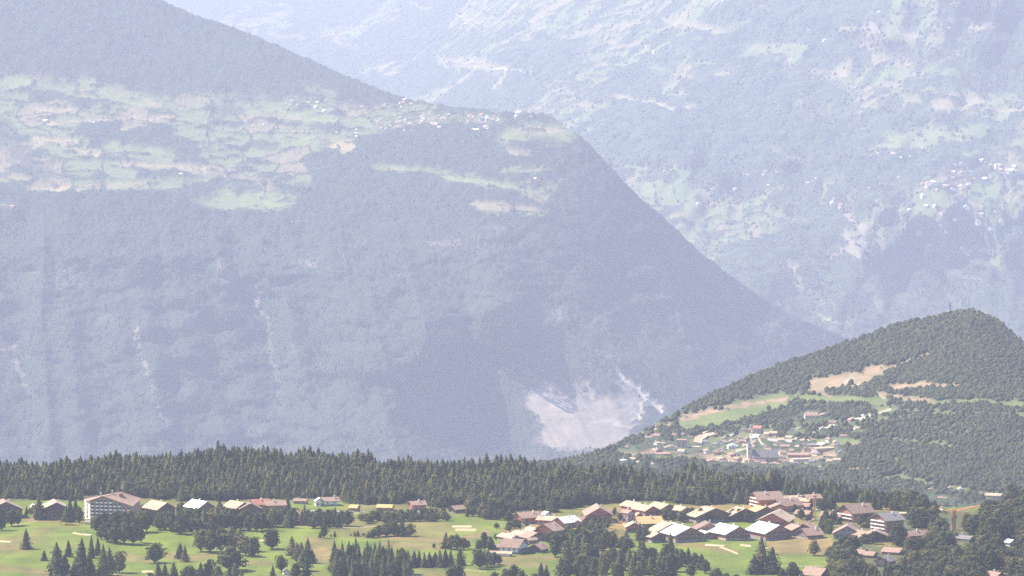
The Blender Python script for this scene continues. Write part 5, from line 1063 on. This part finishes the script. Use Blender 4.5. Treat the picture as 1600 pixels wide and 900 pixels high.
def right_wood():
    g = np.random.RandomState(41); out = []
    sp = 9.0
    for Y in np.arange(3640, 4330, sp):
        for X in np.arange(225, 480, sp):
            x_ = X + g.uniform(-.42, .42) * sp; y_ = Y + g.uniform(-.42, .42) * sp; u = x_ / y_
            v = (-505.0 / y_ * CP + SP) / (CP + 505.0 / y_ * SP); out.append((800 + u * FPX * (CP + v * SP), 450 - v * FPX, g.uniform(), g.uniform(), g.uniform()))
    A = np.array(out); x, y = A[:, 0], A[:, 1]
    left = np.interp(y, [785, 800, 812, 835, 845, 870, 890, 905, 960], [1400, 1400, 1395, 1400, 1330, 1305, 1300, 1292, 1280])
    k = (x > left) & (x < 1760) & (y > np.interp(x, *CREST)); A = A[k]; x, y = A[:, 0], A[:, 1]
    D = D1(x[None], y[None])[0]; P = np.stack(pt(x, y, D), -1); H = 8.0 + 9 * A[:, 2] + 3 * fbm(x / 30, y / 20, 44, 2); W = H * (.62 + .4 * A[:, 3])
    hp, wp = H / D * FPX, W / D * FPX
    k = ~np.array([blocked(a, b, c, d) for a, b, c, d in zip(x, y, hp, wp)]); A, x, y, P, H, W = A[k], x[k], y[k], P[k], H[k], W[k]
    con = A[:, 4] < .22
    order = np.argsort(P[:, 1] - 10 * H * .5 + np.where((x > 1605) | (y - H / P[:, 1] * FPX > 899), 5000, 0))
    sel = []; q = {True: 26, False: max(60, 300 - NT['leafy'] - 40)}
    for i in order:
        if x[i] < 1605 and y[i] - H[i] / P[i, 1] * FPX < 899 and q[bool(con[i])] > 0: q[bool(con[i])] -= 1; sel.append(i)
    T = {}
    for i in sel:
        zn = ('left part below the two wide gabled chalets' if x[i] < 1420 else 'middle part round the foot of the orange crane' if x[i] < 1510 else 'right part near the tiny white house')
        o = tree('spruce' if con[i] else 'leafy', Vector(P[i]), H[i] * (1.2 if con[i] else 1), W[i] * (.5 if con[i] else 1),
                 'dark spruce standing in the leafy wood at the lower right' if con[i] else ('leafy tree in the lower right wood, %s' % zn), 'spruces in the lower right wood' if con[i] else 'leafy trees in the lower right wood, %s' % zn)
        c = [k_ for k_ in o.children if k_.name.startswith('crown')][0]
        if not con[i]: T.setdefault(c.data.name, c)
    if not T:
        for c in list(COL.objects):
            if c.name.startswith('crown') and c.data in BRD: T.setdefault(c.data.name, c)
    T = list(T.values()); rest = np.setdiff1d(np.arange(len(x)), sel)
    s = W[rest] / .74
    gn_stuff('leafy_wood', P[rest], np.stack([s, s, H[rest]], -1), g.uniform(0, 6.28, len(rest)), g.randint(0, 60, len(rest)), [T], 'far part of the thick leafy wood on the right')
def scatter(poly, sp, hr, wr, kinds, seed, fy=1.0):
    """stand of trees inside a surveyed outline of their feet"""
    g = np.random.RandomState(seed); xs = [p[0] for p in poly]; ys = [p[1] for p in poly]; out = []
    Y = min(ys); row = 0
    while Y <= max(ys):
        X = min(xs) + (row % 2) * sp * .5
        while X <= max(xs):
            a = X + g.uniform(-.35, .35) * sp; b = Y + g.uniform(-.3, .3) * sp * fy
            if in_poly(np.array([a]), np.array([b]), poly)[0]:
                h = g.uniform(*hr); w_ = g.uniform(*wr); kd = kinds[g.randint(len(kinds))]
                if kd in 'sl': w_ *= .62; h *= 1.1
                if not blocked(a, b, h, w_): out.append((a, b, h, w_, kd))
            X += sp
        Y += sp * fy; row += 1
    return out
def village_trees():
    g = np.random.RandomState(73); out = {}
    Z = [([(960, 812), (985, 802), (1075, 798), (1200, 806), (1200, 816), (1080, 816), (1040, 812), (985, 822)], 'garden trees between the two rows of large chalets', 'in the gardens between the two big chalet rows', 7.5, (9, 15), (9, 14), .55),
         ([(1225, 812), (1240, 793), (1262, 786), (1330, 800), (1330, 815), (1290, 836), (1240, 816)], 'garden trees round the tall orange mast', 'in the gardens round the tall orange mast', 8, (10, 18), (10, 16), .6),
         ([(1300, 838), (1345, 815), (1440, 815), (1450, 842), (1400, 838)], 'garden trees by the wide gabled chalets', 'in the gardens by the wide gabled chalets', 8.5, (10, 18), (11, 17), .6),
         ([(1320, 784), (1400, 784), (1500, 792), (1480, 815), (1420, 812), (1320, 812)], 'trees round the white-balconied blocks', 'round the white-balconied blocks', 8.5, (12, 22), (12, 18), .5),
         ([(770, 862), (775, 840), (800, 822), (900, 815), (950, 812), (960, 824), (880, 846), (830, 862)], 'trees among the left chalet cluster', 'among the houses of the left chalet cluster', 7.5, (8, 15), (9, 14), .6),
         ([(0, 800), (130, 800), (130, 808), (0, 806)], 'shrubs before the far left chalets', 'before the two dark far left chalets', 8, (8, 13), (9, 13), .5),
         ([(215, 800), (450, 790), (450, 812), (230, 818)], 'garden trees along the left house row', 'in the gardens below the left house row', 8.5, (12, 20), (13, 19), .5),
         ([(700, 800), (800, 806), (800, 816), (760, 812), (700, 803)], 'trees before the forest left of the pink-roofed chalet', 'before the forest left of the lone pink-roofed chalet', 8, (12, 20), (12, 17), .5)]
    for k, (poly, grp, wh, sp, hr, wr, fy) in enumerate(Z): stand(scatter(poly, sp, hr, wr, 'bbbs', 600 + k, fy), grp, wh, nm='garden_tree')
def plant_golf():
    single(41, 858, 33, 16, 's', 'lone pointed dark spruce on the open fairway at far left')
    single(69, 876, 17, 9, 's', 'smallest lone spruce, left of the tall spruce clump at lower left')
    single(242, 880, 35, 31, 'b', 'broad dark dome-shaped tree alone on the fairway below the grove')
    single(425, 858, 34, 34, 'b', 'wide dark round tree right of the small pale bunker')
    single(360, 893, 44, 52, 'b', 'largest rounded grey-green tree, in front of the dark round grove')
    single(506, 841, 25, 13, 'b', 'slim brownish tree standing between tiny saplings on the middle fairway')
    single(1190, 895, 60, 34, 's', 'tallest spruce, standing before the bunkers below the white roofs')
    single(1206, 896, 42, 26, 's', 'shorter spruce leaning against the right side of the tallest spruce')
    single(1178, 897, 30, 22, 's', 'low spruce at the left foot of the tallest spruce')
    single(1240, 905, 29, 28, 'b', 'round dark tree between the tallest spruce and the pinkish roof below')
    single(1222, 905, 18, 18, 'b', 'low bush between the tallest spruce and the round dark tree')
    single(750, 889, 36, 25, 'b', 'dark round tree left of the scrub clump on the lower middle course')
    single(62, 812, 42, 26, 's', 'dark bulky spruce between the two dark-fronted chalets at far left')
    single(1272, 868, 26, 24, 'b', 'round tree at the right edge of the brown field')
    stand([(281, 873, 26, 12, 's'), (289, 878, 28, 14, 's')], 'pair of spruces on the fairway', 'of the pair of spruces on the fairway')
    stand([(91, 908, 62, 30, 's'), (107, 870, 27, 10, 's'), (127, 908, 68, 30, 's'), (143, 872, 37, 10, 's'), (153, 868, 30, 10, 's'), (160, 908, 60, 26, 'l'), (172, 900, 46, 20, 'l'), (186, 895, 36, 30, 'b'), (101, 905, 40, 20, 'b'), (140, 905, 45, 22, 's'), (117, 900, 30, 14, 's')],
          'tall clump at lower left', 'in the tall clump at lower left')
    stand([(2, 829, 35, 16, 'b'), (18, 822, 28, 24, 'b'), (28, 821, 26, 16, 'b'), (-6, 815, 24, 20, 'b'), (52, 806, 18, 12, 'b')], 'trees below the leftmost chalet', 'below the leftmost chalet')
    stand([(103, 820, 32, 15, 'l'), (110, 815, 38, 14, 's'), (124, 818, 28, 18, 'b'), (117, 812, 34, 12, 's')], 'trees left of the hotel', 'left of the balconied hotel')
    stand([(152, 832, 30, 24, 'b'), (165, 832, 34, 24, 'b'), (178, 833, 38, 26, 'b'), (192, 833, 38, 26, 'b'), (205, 833, 38, 26, 'b'), (218, 832, 38, 24, 'b'), (229, 831, 36, 22, 'b'), (168, 846, 32, 22, 'b'), (180, 849, 36, 24, 'b'), (194, 850, 38, 26, 'b'), (208, 850, 36, 26, 'b'), (220, 848, 30, 20, 'b'), (158, 843, 26, 16, 'b')],
          'grove in front of the hotel', 'in the grove before the balconied hotel')
    stand(scatter([(238, 824), (300, 822), (445, 818), (445, 829), (300, 835), (240, 834)], 10, (22, 34), (19, 28), 'bbbbl', 501, .55), 'tree band left of the middle fairway', 'in the tree band along the upper left fairway')
    stand(scatter([(448, 817), (548, 817), (548, 825), (448, 826)], 9, (20, 29), (17, 22), 'bbs', 503, .5), 'tree row along the upper fairway', 'in the tree row along the pale path')
    stand(scatter([(562, 814), (590, 807), (700, 806), (700, 814), (565, 820)], 8.5, (12, 16), (14, 19), 'bbs', 505, .5), 'hedge trees before the forest', 'in the hedge row before the forest')
    stand([(314, 862, 38, 28, 'b'), (328, 864, 40, 32, 'b'), (345, 862, 42, 32, 'b'), (362, 862, 42, 30, 'b'), (376, 860, 34, 26, 'b'), (393, 870, 32, 28, 'b'), (384, 868, 34, 26, 'b'), (398, 862, 26, 20, 'b')], 'dark round grove', 'in the dark round grove at left')
    stand([(248, 910, 36, 16, 's'), (258, 908, 28, 16, 's'), (271, 910, 33, 18, 's'), (290, 910, 26, 20, 'b'), (300, 912, 32, 20, 'b'), (314, 910, 32, 20, 's'), (326, 908, 38, 22, 'b'), (340, 912, 30, 20, 'b'), (357, 912, 26, 16, 'l'), (366, 912, 34, 18, 'l'), (236, 912, 20, 14, 'b'), (378, 914, 26, 14, 's')], 'bottom row left', 'along the bottom edge at left')
    stand([(456, 868, 32, 16, 's'), (464, 880, 34, 20, 'b'), (471, 876, 30, 16, 's'), (480, 880, 40, 20, 's'), (474, 892, 34, 22, 'l'), (440, 894, 30, 18, 'b'), (462, 905, 26, 20, 'b'), (479, 905, 28, 20, 's'), (426, 906, 24, 14, 's'), (487, 880, 22, 14, 's')], 'mixed clump on the lower fairway', 'in the clump left of the brown rough')
    stand([(500, 840, 10, 5, 's'), (523, 839, 10, 6, 's'), (517, 839, 4, 4, 'b'), (548, 838, 4, 4, 'b'), (554, 838, 9, 5, 's'), (559, 838, 10, 7, 's'), (568, 838, 6, 6, 'b'), (576, 840, 11, 9, 's'), (582, 840, 7, 7, 'b')], 'tiny saplings across the middle fairway', 'of the tiny saplings on the middle fairway', 'sapling')
    stand([(592, 839, 20, 24, 'b'), (604, 838, 22, 22, 'b'), (616, 838, 26, 20, 'b'), (628, 838, 28, 18, 's'), (640, 838, 22, 20, 'b'), (583, 841, 14, 14, 'b'), (610, 832, 20, 16, 'b')], 'clump left of the bright green', 'in the clump left of the bright green')
    stand(scatter([(522, 890), (545, 884), (600, 884), (640, 900), (640, 915), (520, 918)], 9.5, (34, 46), (18, 26), 'slbls', 507, .75), 'big clump bottom centre-left', 'in the big clump at lower centre-left')
    stand([(605, 888, 26, 15, 's')] + [(613 + 8.3 * i, 887 - (i % 3), 23 + (i * 7) % 8, 13 + (i * 5) % 5, 's') for i in range(12)] + [(719, 884, 30, 18, 's')], 'spruce row along the cart path', 'in the spruce row along the cart path')
    stand([(697, 857, 26, 17, 's'), (705, 858, 25, 20, 'b'), (714, 859, 26, 20, 'b'), (725, 859, 20, 18, 'b'), (731, 857, 14, 12, 'b'), (678, 857, 9, 7, 'b')], 'clump below the white bunker', 'in the clump below the long pale bunker')
    stand([(714, 908, 32, 32, 'b'), (706, 910, 26, 20, 'b')], 'bottom round trees', 'of the two low round trees at bottom centre')
    stand([(762, 886, 28, 20, 'l'), (772, 884, 24, 20, 'b'), (779, 882, 16, 14, 'b'), (757, 860, 30, 20, 'b'), (766, 862, 26, 18, 'b'), (748, 862, 20, 16, 'b')], 'scrub left of the chalet cluster', 'in the scrub below the left chalet cluster')
    stand([(790, 908, 22, 22, 'b'), (803, 906, 26, 26, 'b'), (772, 912, 20, 20, 'b'), (815, 910, 20, 20, 'b'), (845, 908, 30, 16, 's'), (854, 908, 26, 16, 's'), (836, 912, 18, 16, 'b')], 'bottom trees at centre', 'along the bottom edge at centre')
    stand(scatter([(815, 866), (812, 858), (850, 868), (880, 850), (905, 846), (985, 848), (990, 862), (940, 866), (900, 872), (850, 872)], 13, (24, 34), (19, 27), 'bbbl', 509, .62), 'grove below the red chalets', 'in the grove below the red chalets')
    stand(scatter([(868, 892), (900, 878), (960, 880), (1030, 872), (1060, 885), (1070, 910), (870, 915)], 14, (26, 38), (20, 28), 'bbsbl', 511, .8), 'large grove at the bottom centre', 'in the large grove at bottom centre')
    stand([(1047, 872, 42, 17, 's'), (1000, 845, 30, 16, 's'), (1008, 846, 26, 18, 'b'), (1076, 882, 27, 14, 's'), (1086, 886, 24, 18, 'b'), (1096, 890, 26, 16, 's'), (1102, 896, 24, 18, 'b'), (1066, 885, 30, 18, 'b'), (1058, 893, 26, 20, 'b'), (1080, 902, 22, 22, 'b'), (1120, 908, 22, 22, 'b'), (1135, 910, 16, 18, 'b'), (1150, 910, 14, 16, 'b')], 'scattered trees left of the bunkers', 'among the trees left of the sand bunkers')
    stand([(1306, 868, 24, 20, 'b'), (1298, 872, 20, 18, 'b'), (1320, 862, 28, 24, 'b'), (1335, 860, 26, 24, 'b'), (1350, 850, 18, 20, 'b'), (1365, 850, 22, 18, 'b'), (1312, 880, 30, 26, 'b'), (1330, 884, 34, 30, 'b'), (1300, 896, 26, 24, 'b')], 'trees at the edge of the lower right wood', 'at the left edge of the lower right wood')
    stand([(t, 812 + (i % 3) * 2, 18 + i % 5, 16 + i % 4, 'b') for i, t in enumerate((1040, 1052, 1066, 1080, 1094, 1108, 1145, 1156, 1168))], 'garden trees between the chalet rows', 'between the two chalet rows')
    stand([(1241, 803, 16, 14, 'b'), (1252, 812, 18, 16, 'b'), (1262, 806, 12, 12, 'b'), (1238, 797, 14, 14, 'b'), (1286, 800, 24, 20, 'b'), (1298, 798, 26, 22, 'b'), (1290, 818, 22, 20, 'b'), (1302, 815, 18, 18, 'b'), (1312, 812, 22, 18, 'b'), (1284, 833, 16, 16, 'b'), (1296, 834, 14, 14, 'b')], 'trees by the right chalets', 'among the houses by the tall orange mast')
    stand([(848, 816, 9, 8, 'b'), (838, 814, 8, 9, 'b'), (865, 800, 20, 16, 's'), (960, 806, 14, 12, 'b'), (968, 810, 10, 10, 'b'), (1010, 805, 12, 10, 'b'), (1050, 800, 12, 12, 'b'), (794, 824, 8, 8, 'b'), (776, 826, 10, 10, 'b')], 'small trees near the red chalets', 'of the small trees near the red chalets')
front_row(); hotel(); crane(); cars(); hill_things(); far_houses()
plant_far()
plant_golf()
village_trees()
print('TREES', NT)
right_wood()
plant_belt()
